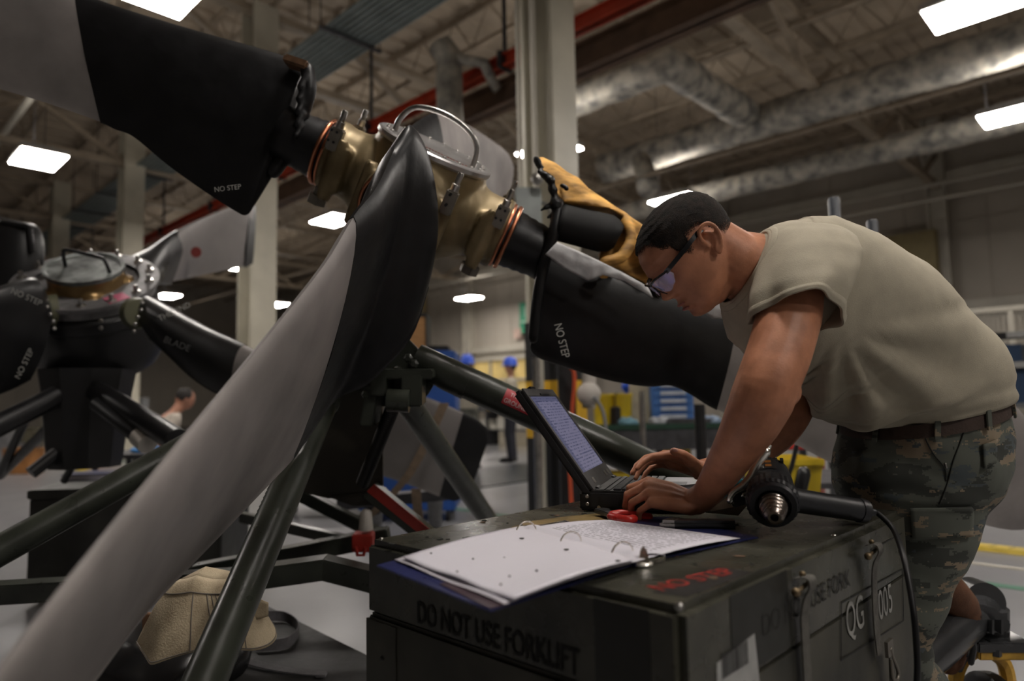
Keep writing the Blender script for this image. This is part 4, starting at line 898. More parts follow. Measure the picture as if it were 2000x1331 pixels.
# ================================================================= the man at the laptop
SKIN = mat('skin', (.42,.175,.095), .48, 0, .10, 28, .12, 260, spec=.4, col2=(.47,.205,.115), sss=.06)
TEE = mat('sand_tee', (.40,.36,.275), .85, 0, .05, 30, .25, 500)
HAIR = mat('short_hair', (.016,.012,.010), .75, 0, .5, 60, .9, 500)
DH = 1.42
hO = pt(1362, 492, DH)
yaw = radians(7); F0 = RT*-.695-UP*.72; HU = (RT*-.72+UP*.695).normalized(); HF = (F0*cos(yaw)-FW*sin(yaw)); HF = (HF-HU*HF.dot(HU)).normalized()
HY = HU.cross(HF);  HY = HY if HY.dot(FW) < 0 else -HY
def hp_(f, y, u): return hO+HF*f+HY*y+HU*u
TAB = [(-.100,.078,.050,.020),(-.095,.090,.036,.030),(-.086,.0965,.014,.042),(-.076,.0985,-.006,.050),(-.064,.0985,-.026,.056),(-.050,.0985,-.046,.062),(-.034,.0985,-.066,.067),(-.016,.0985,-.080,.0705),(.002,.0985,-.088,.073),(.018,.0995,-.0935,.075),(.034,.1045,-.096,.0765),(.050,.1035,-.096,.0775),(.066,.098,-.092,.0770),(.080,.089,-.084,.0735),(.092,.077,-.073,.066),(.102,.061,-.058,.055),(.110,.041,-.040,.041),(.116,.018,-.018,.022)]
def tabv(u, k):
    return interp([(t[0], t[k]) for t in TAB], u)
def gs(x, s): return math.exp(-(x/s)**2)
def head_surf(a, u):
    f1, b1, w_ = tabv(u, 1), tabv(u, 2), tabv(u, 3)
    m_, L_ = (f1+b1)/2+.012*(1 if u > 0 else .4), 0
    ca, sa = cos(a), sin(a)
    ex = .80 if ca > 0 else .95
    lf_ = (f1-m_) if ca > 0 else (m_-b1)
    x = m_+lf_*math.copysign(abs(ca)**ex, ca); y = w_*math.copysign(abs(sa)**.92, sa)
    if u < .05 and ca > 0: y *= 1-.05*ca                      # narrower muzzle
    if ca > -.1:
        n_ = interp([(-.036,0),(-.030,.006),(-.024,.021),(-.016,.0285),(-.008,.0235),(.004,.0165),(.018,.009),(.030,.0035),(.04,0)], u)
        x += n_*gs(y, interp([(-.03,.016),(-.018,.0135),(.0,.009),(.03,.010)], u))
        x += .008*gs(u+.022, .007)*(gs(y-.0145, .007)+gs(y+.0145, .007))         # alae
        x += (.0085*gs(u+.0475, .0045)+.0080*gs(u+.0625, .0055)-.003*gs(u+.0545,.0022))*gs(y, .021)+.004*gs(u+.05,.016)*gs(y,.026)
        x += .006*gs(u+.086, .011)*gs(y, .020)-.003*gs(u+.073,.005)*gs(y,.02)
        x -= .013*gs(u-.013, .012)*(gs(y-.031, .015)+gs(y+.031, .015))
        x += .004*gs(u-.035, .008)*(gs(y-.028, .02)+gs(y+.028, .02))
        x += .004*gs(u+.012, .016)*(gs(y-.045, .016)+gs(y+.045, .016))
    return x, y
def head_pt(a, u, off=0.0):
    x, y = head_surf(a, u); p = V((x, y, u))
    if off:
        c = V((.0, 0, min(u, .03))); p = p+(p-c).normalized()*off
    return hp_(p.x, p.y, p.z)
hb_ = MB(); NA_ = 96; us = [-.100+.216*i/90 for i in range(91)]
hb_.rings([[head_pt(2*pi*k/NA_, u) for k in range(NA_)] for u in us])
# ear (near side, and a copy on the far side)
for sg in (1, -1):
    def ep(f, u, o): return hp_(f, sg*(.072+o), u)
    ft = lambda f: f
    helix = [ep(.008,.004,.004), ep(.012,.016,.010), ep(.008,.030,.014), ep(-.004,.037,.018), ep(-.016,.034,.021), ep(-.022,.022,.021), ep(-.021,.006,.018), ep(-.015,-.008,.014), ep(-.006,-.020,.009), ep(.002,-.024,.006)]
    hb_.caps(smoothpath(helix, 4), [.0045]*37, 8)
    hb_.sphere(ep(-.001,-.018,.007), .008, 8, HF*.009, HY*.005, HU*.010)
    hb_.caps(smoothpath([ep(-.004,.024,.012), ep(-.012,.014,.014), ep(-.010,.0,.011), ep(-.003,-.008,.009)], 4), .0038, 8)
    hb_.sphere(ep(-.008,.008,.003), .01, 8, HF*.015, HY*.004, HU*.024)
    hb_.sphere(ep(.009,-.001,.005), .004, 6, HF*.004, HY*.005, HU*.005)
    hb_.sphere(hp_(.0865, sg*.031, .013), .0115, 10)     # eyeball and lid
NK0 = hp_(-.028, 0, -.012); NK1 = pt(1432,512,1.43); NK2 = pt(1490,535,1.46)
hb_.tube([NK0, hp_(-.035,0,-.055)*.5+NK1*.5, NK1, NK2], [.062,.066,.067,.085], 32, hint=FW)
hb_.caps([hp_(.045,0,-.078), lerp(hp_(.03,0,-.078), NK1, .55), NK1], [.030,.042,.050], 20)
# torso core, hidden by the shirt, keeps the body in one piece
TS = [(1447,520,68,.070,1.44),(1470,532,98,.115,1.465),(1500,548,130,.150,1.49),(1545,568,152,.170,1.52),(1610,602,160,.178,1.55),(1680,652,166,.178,1.58),(1735,705,160,.178,1.61),(1776,752,150,.182,1.64),(1799,797,142,.178,1.65)]
def torso_ring(i_, grow=1.0, n=48, wr=None):
    x, y, a_, b_, d = [lerp(TS[int(i_)][k], TS[min(int(i_)+1, len(TS)-1)][k], i_-int(i_)) for k in range(5)]
    j = max(0, min(len(TS)-1.001, i_)); lo = TS[max(0, int(j)-(1 if j-int(j) < .3 else 0))]; hi = TS[min(len(TS)-1, int(j)+1)]
    tx, ty = hi[0]-lo[0], hi[1]-lo[1]
    if i_ > 6.4: w2 = min(1, (i_-6.4)/1.6); m2 = sqrt(tx*tx+ty*ty); tx, ty = lerp(tx/m2, .215, w2), lerp(ty/m2, .977, w2)
    l_ = sqrt(tx*tx+ty*ty); nx, ny = ty/l_, -tx/l_     # up-right normal in the picture plane
    c = pt(x, y, d); N_ = (RT*nx-UP*ny); s_ = d/FPX
    out = []
    for k in range(n):
        t_ = 2*pi*k/n; ca, sa = cos(t_), sin(t_)
        out.append(c+N_*(a_*s_*math.copysign(abs(ca)**.9, ca))*grow-FW*(b_*math.copysign(abs(sa)**.85, sa))*grow)
    return out
hb_.rings([torso_ring(k, .9) for k in range(1, 9)])
# arms
def limb(pts): return [pt(x, y, d) for x, y, d, r in pts], [r for x, y, d, r in pts]
L_arm = [(1565,515,1.42,.052),(1552,560,1.37,.056),(1540,620,1.32,.0595),(1521,690,1.28,.0575),(1500,745,1.255,.055),(1488,780,1.255,.056),(1467,825,1.27,.051),(1438,875,1.30,.0425),(1404,930,1.35,.034),(1380,965,1.385,.0285),(1356,982,1.40,.0270)]
R_arm = [(1530,520,1.66,.068),(1545,640,1.70,.062),(1552,740,1.71,.052),(1545,795,1.70,.054),(1510,850,1.68,.048),(1450,890,1.66,.038),(1400,913,1.65,.029),(1370,920,1.645,.026)]
P_, R_ = limb(L_arm); sp_ = smoothpath(P_, 4); rr_ = [lerp(R_[min(int(k/4), len(R_)-2)], R_[min(int(k/4)+1, len(R_)-1)], k/4-int(k/4)) for k in range(len(sp_))]; rr_[-1] = R_[-1]
hb_.caps(sp_, rr_, 24)
hb_.sphere(pt(1532,765,1.262), .03, 10)                                      # point of the elbow
P_, R_ = limb(R_arm); sp2_ = smoothpath(P_, 4); rr2 = [lerp(R_[min(int(k/4), len(R_)-2)], R_[min(int(k/4)+1, len(R_)-1)], k/4-int(k/4)) for k in range(len(sp2_))]; rr2[-1] = R_[-1]
hb_.caps(sp2_, rr2, 24)
# hands. frame: X wrist->knuckles, T toward the thumb, B back of the hand
def hand(mb, W, X, T, B, curl, spread=1.0, thumb=None, k=1.0):
    X = X.normalized(); T = (T-X*T.dot(X)).normalized(); B = X.cross(T); B = B if B.dot(_Bh) > 0 else -B
    kn = {'index': (.092, .030, .004), 'middle': (.095, .008, .008), 'ring': (.089, -.013, .006), 'little': (.079, -.032, .0)}
    ln = {'index': (.044,.026,.021), 'middle': (.048,.030,.022), 'ring': (.044,.028,.022), 'little': (.035,.021,.019)}
    rd = {'index': .0098, 'middle': .0100, 'ring': .0093, 'little': .0082}
    tips = {}
    for nm in kn:
        x, t, b_ = kn[nm]; K = W+(X*x+T*t*.98+B*b_)*k
        mb.caps([W+(T*t*.45)*k, lerp(W+T*t*.6*k, K, .5)+B*.003, K], [.0165*k,.0150*k,.0120*k], 12)
        mb.sphere(K+B*.001, rd[nm]*1.18*k, 7)
        ang = 0; p = K; path = [K]; rads = [rd[nm]*1.08*k]
        for q_, (L_, c_) in enumerate(zip(ln[nm], curl[nm])):
            ang += radians(c_); dirv = (X*cos(ang)-B*sin(ang)+T*(t*1.2*spread*(.9 if q_ == 0 else .3))).normalized()
            p = p+dirv*L_*k; path.append(p); rads.append(rd[nm]*(1-.12*(q_+1))*k)
        pp = []; rr = []
        for i in range(len(path)-1): pp += [path[i], lerp(path[i], path[i+1], .5)]; rr += [rads[i]*1.03, lerp(rads[i], rads[i+1], .5)*.95]
        pp.append(path[-1]); rr.append(rads[-1]); mb.caps(pp, rr, 12); tips[nm] = (path[-1], dirv)
    mb.caps([W+(X*.035)*k, W+(X*.075)*k], [.019*k, .018*k], 12)
    th = thumb or [(.018,.018,-.006),(.045,.043,-.012),(.075,.055,-.014),(.100,.056,-.014)]
    tp_ = [W+(X*a_+T*b_+B*c_)*k for a_, b_, c_ in th]; mb.caps(tp_, [.0165*k,.0155*k,.0115*k,.0095*k], 12)
    tips['thumb'] = (tp_[-1], (tp_[-1]-tp_[-2]).normalized(), B, T)
    return tips
_Bh = UP
WL_ = pt(1352,984,1.40)
X1 = (pt(1268,962,1.415)-WL_)
_Bh = (UP*1.0-FW*.35)
t1 = hand(hb_, WL_, X1, FW*.9+UP*.42, None, {'index': (38,52,25), 'middle': (45,50,25), 'ring': (50,48,25), 'little': (55,42,22)}, .5, [(.018,.022,-.010),(.045,.038,-.018),(.072,.040,-.026),(.096,.034,-.030)])
WR_ = pt(1368,919,1.645)
X2_ = (pt(1305,900,1.64)-WR_); _Bh = UP
t2 = hand(hb_, WR_, X2_, -FW*.75+UP*.35, None, {'index': (22,24,16), 'middle': (26,26,18), 'ring': (30,28,18), 'little': (32,26,16)}, .8, [(.018,.022,-.004),(.045,.050,-.004),(.070,.060,.004),(.092,.056,.006)])
# thighs and shins inside the trousers
HPc = pt(1797, 870, 1.65)
LGN = [pt(1800,900,1.60), pt(1800,1040,1.60), pt(1752,1200,1.60)]
legs_near = LGN+[V((LGN[2].x+.10, LGN[2].y+.12, .30)), V((LGN[2].x+.16, LGN[2].y+.16, .10))]
kF = pt(1770,1170,1.84)
legs_far = [pt(1800,900,1.76), pt(1785,1010,1.82), kF]
hb_.caps([pt(1790,790,1.65), HPc], [.10,.10], 16)
hb_.caps(legs_near, [.07,.06,.045,.04,.035], 16)
hb_.caps(legs_far, [.07,.06,.045], 16)
hm = remesh(hb_, .0028, 3, .5)
man = hm.build('person', SKIN, None, ang=180, org=V((HPc.x, HPc.y, 0)))
tag(man, 'man in a sand T-shirt, camouflage trousers and safety glasses bent over the laptop', 'person')
# nails
NAIL = mat('nail', (.50,.27,.22), .3)
q = MB(); tpn, td, tb, tt_ = t2['thumb']; q.sphere(tpn-FW*.0065+UP*.003-td*.002, .006, 8, td*.0085, UP*.0062, FW*.0028); q.build('thumb_nail', NAIL, man)
# lips, eyebrow
q = MB(); 
for uu, rr3 in ((-.0485,.0032),(-.0612,.0036)):
    q.caps(smoothpath([V(head_pt(a_, uu))+HF*-.0012 for a_ in (-.26,-.16,-.06,.06,.16,.26)], 3), [rr3*(.35+.65*sin(pi*(k+1)/18)) for k in range(16)], 8)
q.build('lips', mat('lip', (.30,.10,.075), .45), man, ang=180)
q = MB()
# hair shell
def hairline(a):        # lowest u of the hair at azimuth a (0 = front)
    x = abs(a if a <= pi else a-2*pi)
    return interp([(0,.078),(.45,.080),(.75,.070),(.95,.052),(1.12,.046),(1.22,.020),(1.36,.004),(1.46,.010),(1.52,.036),(1.75,.036),(1.95,.010),(2.15,-.018),(2.6,-.026),(3.15,-.026)], x)
HAIRM = mat('cropped_hair', (.015,.0105,.008), .8, 0, .5, 60, .9, 600, spec=.2)
nt = HAIRM.node_tree; N = nt.nodes; L = nt.links; uvn = N.new('ShaderNodeUVMap'); sx = N.new('ShaderNodeSeparateXYZ'); L.new(uvn.outputs[0], sx.inputs[0])
tc = N.new('ShaderNodeTexCoord'); nz_ = N.new('ShaderNodeTexNoise'); nz_.inputs['Scale'].default_value = 700; L.new(tc.outputs['Object'], nz_.inputs['Vector'])
def mth_(op, a_, b_=None):
    n_ = N.new('ShaderNodeMath'); n_.operation = op
    for i, v in enumerate((a_, b_)):
        if v is None: continue
        if isinstance(v, (int, float)): n_.inputs[i].default_value = v
        else: L.new(v, n_.inputs[i])
    return n_.outputs[0]
L.new(mth_('GREATER_THAN', mth_('ADD', mth_('MULTIPLY', sx.outputs[1], 1.7), nz_.outputs[0]), .64), N['Principled BSDF'].inputs['Alpha'])
q = MB(); NH = 180; NV = 60
def hair_fn(s, t_):
    a = 2*pi*s; u0_ = hairline(a)+.0015*noise.noise(V((s*90, 3, 1)))*1.0
    u = lerp(u0_, .1155, t_**.85); e = min(1, t_*7)
    p = head_pt(a, u); c = hp_(0, 0, min(u, .03)); dd = (p-c).normalized()
    top_ = max(0, (u-.06)/.055)
    off = -.0015+.0055*e+.003*top_+.0010*noise.noise(p*420)*e
    return p+dd*off
q.grid(hair_fn, NH, NV, True)
topc = [hair_fn(k/24, 1.0) for k in range(24)]; q.add(topc+[hp_(0,0,.1255)], [(k, (k+1) % 24, 24) for k in range(24)])
for i_ in range(len(q.v)-25, len(q.v)): q.uv[i_] = (0, 1)
q.build('hair', HAIRM, man, ang=180)
# safety glasses
FRM = mat('glasses_frame', (.010,.010,.012), .2, 0, .1, 10)
gl = MB()
gl.build
for sg in (1, -1):
    q = MB(); P_ = smoothpath([hp_(-.006, sg*.079, .032), hp_(.010, sg*.081, .033), hp_(.045, sg*.0815, .030), hp_(.085, sg*.072, .026), hp_(.100, sg*.060, .024)], 5)
    R_ = [[c+HU*.0045*k1+HY*.0015*k2 for k1, k2 in ((1,1),(1,-1),(-1,-1),(-1,1))] for c in P_]
    q.rings(R_); q.build('temple_arm', FRM, man, smooth=False)
q = MB(); P_ = smoothpath([hp_(.096,.064,.024), hp_(.109,.050,.026), hp_(.118,.030,.027), hp_(.1205,.012,.024), hp_(.122,0,.021), hp_(.1205,-.012,.024), hp_(.118,-.030,.027), hp_(.109,-.050,.026), hp_(.096,-.064,.024)], 4)
q.tube(P_, .0024, 8); q.build('brow_frame', FRM, man)
GLS = bpy.data.materials.new('coated_lens'); GLS.use_nodes = True; _g = GLS.node_tree.nodes['Principled BSDF']
_g.inputs['Base Color'].default_value = (.80,.78,1.0,1); _g.inputs['Roughness'].default_value = .05; _g.inputs['Alpha'].default_value = .35; _g.inputs['Specular IOR Level'].default_value = 1.0; _g.inputs['Specular Tint'].default_value = (.35,.35,1,1); _g.inputs['IOR'].default_value = 2.0
for sg in (1, -1):
    q = MB()
    def lens(s, t_):
        y_ = sg*lerp(.008, .064, s); fx = .1215-.026*(abs(y_)/.064)**2.4
        top_ = .025; bot = interp([(0,.006),(.2,-.006),(.55,-.011),(.85,-.004),(1,.012)], s)
        return hp_(fx-.004*t_, y_, lerp(top_, bot, t_))
    q.grid(lens, 16, 8); q.build('lens', GLS, man, ang=180, recalc=False, solid=.0015)
q = MB()
for sg in (1, -1):
    q.caps([hp_(.117, sg*.010, .012), hp_(.113, sg*.013, -.002)], .0022, 6); q.tube([hp_(.1215-.0,sg*.009,.006), hp_(.119, sg*.030,-.0105)], .0012, 6)
q.build('nose_pad', FRM, man)
# T-shirt: torso shell
def shirt_fold(p, i_, t_):
    d = 0
    x, y = (p-CAM).dot(RT)/(p-CAM).dot(FW)*FPX+1000, 665.5-(p-CAM).dot(UP)/(p-CAM).dot(FW)*FPX
    # long diagonal folds that fan down from the armpit toward the hem
    vx, vy = x-1640, y-640
    ang = math.atan2(vy, vx); r_ = sqrt(vx*vx+vy*vy)
    k_ = max(0, min(1, (r_-30)/80))*max(0, min(1, (330-r_)/120))
    if -.2 < ang < 2.2: d += .0115*k_*sin(ang*11+.8+noise.noise(p*3)*2.0)*(.5+.5*max(0, sin(ang)))
    if y > 730: d += .009*noise.noise(V((x*.012, y*.045+x*.012, 2)))*min(1, (y-730)/40)
    d += .0035*noise.noise(p*7)+.0015*noise.noise(V((x*.03, y*.03+x*.02, 5)))
    return d
S0_, S1_ = 0.35, 8.35
rows = 84; Rg = []
for r in range(rows+1):
    i_ = S0_+(min(S1_, 7.999)-S0_)*r/rows
    ring = torso_ring(i_, 1.0, 96); c = sum(ring, V((0,0,0)))/96; o_ = []
    e = min(1, r/6)
    blow = .016*gs((i_-7.1), .55)                                 # fabric blousing over the belt
    for k, p in enumerate(ring):
        nd = (p-c).normalized(); o_.append(p+nd*(.004+shirt_fold(p, i_, k)*e+blow))
    Rg.append(o_)
hemr = [lerp(c, p, .93) for p in Rg[-1]]; Rg.append(hemr)
q = MB(); n0 = len(Rg)
q.rings(Rg, cap=False)
shirt = q.build('t_shirt', TEE, man, ang=180, solid=.003)
# collar band
q = MB()
for sc_, ii in ((.97, .30),):
    r0 = torso_ring(.30, .985, 64); r1 = torso_ring(.62, 1.045, 64)
    q.rings([[lerp(a_, b_, t_)+(a_-sum(r0, V((0,0,0)))/64).normalized()*(.0035*sin(pi*t_)) for a_, b_ in zip(r0, r1)] for t_ in (0,.15,.35,.6,.85,1)], cap=False)
q.build('collar', TEE, shirt, ang=180, solid=.004)
# sleeves
def sleeve(side):
    if side > 0: C_ = [(1582,438,1.475,42,.035,(1,.1)), (1579,447,1.45,70,.062,(1,.08)), (1577,466,1.43,90,.088,(1,.05)), (1573,496,1.405,100,.104,(1,0)), (1566,530,1.375,98,.104,(1,0)), (1557,566,1.345,92,.095,(1,0)), (1551,600,1.325,81,.084,(1,0))]
    else: C_ = [(1548,520,1.60,92,.085,(1,0)), (1550,560,1.66,90,.08,(1,0)), (1548,610,1.70,84,.075,(1,0)), (1548,660,1.71,80,.07,(1,0))]
    R_ = []
    P5 = []
    N_ = 28
    for r in range(N_+1):
        j = r/N_*(len(C_)-1); a = min(int(j), len(C_)-2); f = j-a; f = f
        A_, B_ = C_[a], C_[a+1]; x, y, d, hw, b_ = [lerp(A_[k], B_[k], f) for k in range(5)]; dx, dy = lerp(A_[5][0], B_[5][0], f), lerp(A_[5][1], B_[5][1], f)
        l_ = sqrt(dx*dx+dy*dy); X_ = RT*(dx/l_)-UP*(dy/l_); c = pt(x, y, d); s_ = d/FPX; ring = []
        for k in range(72):
            t_ = 2*pi*k/72; ca, sa = cos(t_), sin(t_)
            p = c+X_*(hw*s_*ca)-FW*(b_*sa)
            if side > 0:
                tt2 = r/N_
                # hem arches up over the outer arm and drops at front and back
                t3 = tt2**2
                p = p-UP*(.022*(abs(ca)**2)*t3)+UP*(.026*max(0, sa)*t3)-UP*(.03*max(0, -sa)*t3)
                if ca > 0: p = p-UP*(.012*ca*t3)
                nd = (p-c).normalized(); p = p+nd*(.0035*sin(t_*5+y*.02)*tt2*tt2+.004*noise.noise(p*11)+.0035*sin(t_*9+1)*tt2**2+.003*sin(t_*4-y*.05)*tt2)
            ring.append(p)
        R_.append(ring)
    # close the shoulder: shrink first rings into the torso
    if side < 0:
        c0_ = pt(1560,530,1.52); R_ = [[lerp(c0_, p, .62) for p in R_[0]]]+R_
    else:
        c0_ = pt(1584,433,1.49); R_ = [[lerp(c0_, p, .1) for p in R_[0]]]+R_
    return R_
SR = sleeve(1)
q = MB(); q.rings(SR, cap=False); slv = q.build('sleeve', TEE, shirt, ang=180, solid=.003)
q = MB(); last = SR[-1]; prev = SR[-4]; cL = sum(last, V((0,0,0)))/72
q.rings([[lerp(p, pv, -.0+.62*t_)+((p-cL).normalized())*(.0025+.0022*(1 if .05 < t_ < .9 else 0)) for p, pv in zip(last, prev)] for t_ in (-.08,.0,.3,.6,.9,.98)], cap=False); q.build('sleeve_hem', TEE, slv, ang=180, solid=.0025)
q = MB(); q.rings(sleeve(-1), cap=False); q.build('sleeve', TEE, shirt, ang=180, solid=.003)
# trousers
CAMO = bpy.data.materials.new('digital_camouflage'); CAMO.use_nodes = True
nt = CAMO.node_tree; N = nt.nodes; L = nt.links; pb = N['Principled BSDF']; pb.inputs['Roughness'].default_value = .85
tc = N.new('ShaderNodeTexCoord'); snap = N.new('ShaderNodeVectorMath'); snap.operation = 'SNAP'; snap.inputs[1].default_value = (.0032,.0032,.0032); L.new(tc.outputs['Object'], snap.inputs[0])
mp_ = N.new('ShaderNodeMapping'); mp_.inputs['Scale'].default_value = (11,11,30); mp_.inputs['Rotation'].default_value = (.12,.18,0); L.new(snap.outputs[0], mp_.inputs[0])
def nzr(sc_, off, det=5):
    m2 = N.new('ShaderNodeMapping'); m2.inputs['Location'].default_value = (off, off*2, 0); L.new(mp_.outputs[0], m2.inputs[0])
    n_ = N.new('ShaderNodeTexNoise'); n_.inputs['Scale'].default_value = sc_; n_.inputs['Detail'].default_value = det; n_.inputs['Roughness'].default_value = .62; L.new(m2.outputs[0], n_.inputs['Vector']); return n_.outputs[0]
def mixc(fac, c1, c2):
    m_ = N.new('ShaderNodeMix'); m_.data_type = 'RGBA'; L.new(fac, m_.inputs[0])
    for i, c in ((6, c1), (7, c2)):
        if isinstance(c, tuple): m_.inputs[i].default_value = c+(1,)
        else: L.new(c, m_.inputs[i])
    return m_.outputs[2]
c = mixc(mth('GREATER_THAN', nzr(.55, 3), .50), (.10,.108,.09), (.045,.049,.042))
c = mixc(mth('GREATER_THAN', nzr(.8, 11), .57), c, (.24,.19,.13))
c = mixc(mth('GREATER_THAN', nzr(.7, 23), .62), c, (.07,.085,.09))
L.new(c, pb.inputs['Base Color'])
q = MB()
def flatring(x, y, d, a_, b_, tilt=0, n=40):
    c = pt(x, y, d); s_ = d/FPX; X_ = RT*cos(tilt)+UP*sin(tilt)
    return [c+X_*(a_*s_*cos(2*pi*k/n))-FW*(b_*sin(2*pi*k/n)) for k in range(n)]
q.rings([flatring(1799,797,1.65,142,.178,.22), flatring(1799,830,1.65,147,.182,.19), flatring(1797,870,1.655,153,.188,.12), flatring(1795,910,1.655,156,.19,.06), flatring(1788,950,1.655,150,.185,.02), flatring(1780,985,1.66,136,.15,0)])
q.rings([flatring(1806,870,1.60,140,.11,.1), flatring(1804,925,1.60,136,.115,.05), flatring(1806,985,1.60,116,.112), flatring(1803,1040,1.60,98,.106), flatring(1786,1100,1.60,88,.098), flatring(1770,1150,1.60,82,.09), flatring(1753,1200,1.60,77,.085), flatring(1744,1250,1.61,72,.08), flatring(1750,1310,1.63,68,.075)])
q.caps([pt(1750,1300,1.63), V((legs_near[3].x, legs_near[3].y, .33)), V((legs_near[4].x, legs_near[4].y, .22))], [.076,.072,.068], 24)
q.rings([flatring(1800,880,1.76,130,.10,.1), flatring(1795,940,1.78,124,.105), flatring(1790,1010,1.80,106,.10), flatring(1784,1080,1.82,88,.09), flatring(1780,1140,1.84,70,.08), flatring(1780,1190,1.85,52,.06)])
tro_mb = remesh(q, .0065, 5, .6, disp=lambda p: .0075*noise.noise(V((p.x*6, p.y*6, p.z*13)))+.004*noise.noise(V((p.x*14+p.z*9, p.y*10, p.z*24)))-.004*abs(noise.noise(V((p.x*5, p.y*5, p.z*9+4))))*2)
tro = tro_mb.build('trousers', CAMO, man, ang=180)
# belt and loops, pockets, fly zip detail
BELT = mat('brown_belt', (.050,.030,.022), .7, 0, .15, 30, .3, 200)
q = MB(); R0 = flatring(1799,797,1.65,144,.184,.22, 64); R1 = flatring(1799,822,1.65,147,.186,.21, 64); c0_ = sum(R0, V((0,0,0)))/64
R1o = [p+(p-c0_).normalized()*.0015 for p in R1]; q.rings([R0, R1, [lerp(c0_, p, .97) for p in R1], [lerp(c0_, p, .97) for p in R0]], closed=True); q.build('belt', BELT, tro, ang=50)
for k in (8, 14, 20, 27, 63, 36, 45, 54):
    a0_, a1_ = R0[k], R1[k]; nd = (a0_-c0_).normalized(); tg = (R0[(k+1) % 64]-R0[k-1]).normalized(); q = MB(); q.box(lerp(a0_, a1_, .5)+nd*.004, tg*.006, nd*.0025, (a1_-a0_)/2*1.35); q.build('belt_loop', CAMO, tro, smooth=False, bevel=.001)
def on_tro(px, py, off=.002):
    best = None; q_ = FW+RT*((px-1000)/FPX)-UP*((py-665.5)/FPX)
    ok, loc, nrm, idx = tro.ray_cast(CAM-tro.matrix_world.translation-V(man['o3']) if False else CAM-V(man['o3']), q_.normalized())
    if ok: return loc+V(man['o3'])+nrm*off, nrm
    return pt(px, py, 1.48), -FW
bpy.context.view_layer.update()
def patch(name, corners, m, parent, off=.003, nu=14, nv=10, th=.003):
    q = MB()
    def fn(s, t_):
        a = lerp(V(corners[0]+(0,)), V(corners[1]+(0,)), s); b_ = lerp(V(corners[3]+(0,)), V(corners[2]+(0,)), s); w_ = lerp(a, b_, t_)
        return on_tro(w_.x, w_.y, off)[0]
    q.grid(fn, nu, nv); return q.build(name, m, parent, ang=180, recalc=False, solid=th)
patch('cargo_pocket', [(1778,992),(1896,988),(1893,1046),(1782,1052)], CAMO, tro, .006, th=.008)
patch('pocket_flap', [(1915,868),(1941,858),(1939,905),(1918,915)], CAMO, tro, .006, 6, 6, .006)
SEAM = mat('seam_dark', (.02,.022,.018), .9)
def seam(pts, m=SEAM, r=.0014, nm='seam'):
    q = MB(); pp = [on_tro(p.x, p.y, .001)[0] for p in smoothpath([V(p+(0,)) for p in pts], 5)]; q.tube(pp, r, 6); return q.build(nm, m, tro, ang=180)
seam([(1812,822),(1806,850),(1822,885),(1845,915),(1848,940)]); seam([(1893,805),(1880,850),(1862,900),(1850,945),(1835,985)]); seam([(1778,1048),(1840,1047),(1893,1041)], r=.002)
seam([(1846,905),(1849,915)], STEEL, .0022, 'zip_pull')
# boots
SUE = mat('brown_suede', (.115,.048,.022), .85, 0, .2, 30, .3, 200)
bt = legs_near[4]; fwd = V((-.8,-.45,0)).normalized()
b = MB(); b.caps([V((legs_near[3].x, legs_near[3].y, .25)), V((bt.x, bt.y, .09))], [.062,.056], 20); b.caps([V((bt.x,bt.y,.055))-fwd*.03, V((bt.x,bt.y,.05))+fwd*.10, V((bt.x,bt.y,.045))+fwd*.19], [.045,.043,.038], 16)
remesh(b, .008, 3).build('boot', SUE, man, ang=180)
q = MB(); q.prism([V((bt.x,bt.y,.0))+fwd*a_+ZZ.cross(fwd)*w_ for a_, w_ in ((-.08,-.03),(-.08,.03),(.0,.042),(.12,.048),(.22,.03),(.22,-.03),(.12,-.048),(0,-.042))], ZZ*.025); q.build('boot_sole', BLACKRUB, man, smooth=False, bevel=.003)
b0_, b1_ = pt(1832,1138,1.86), pt(1872,1182,1.90)
b = MB(); b.tube([pt(1800,1122,1.84), b0_, pt(1853,1160,1.875), b1_, pt(1885,1215,1.92)], [.050,.050,.052,.05,.044], 24); b.caps([pt(1880,1200,1.91), pt(1850,1290,1.93)], [.045,.04], 16)
remesh(b, .007, 3).build('boot', SUE, man, ang=180)
q = MB(); q.prism([pt(x, y, 1.90) for x, y in ((1905,1190),(1895,1230),(1862,1310),(1880,1318),(1915,1240),(1922,1195))], FW*.08); q.build('boot_sole', BLACKRUB, man, smooth=False, bevel=.004)
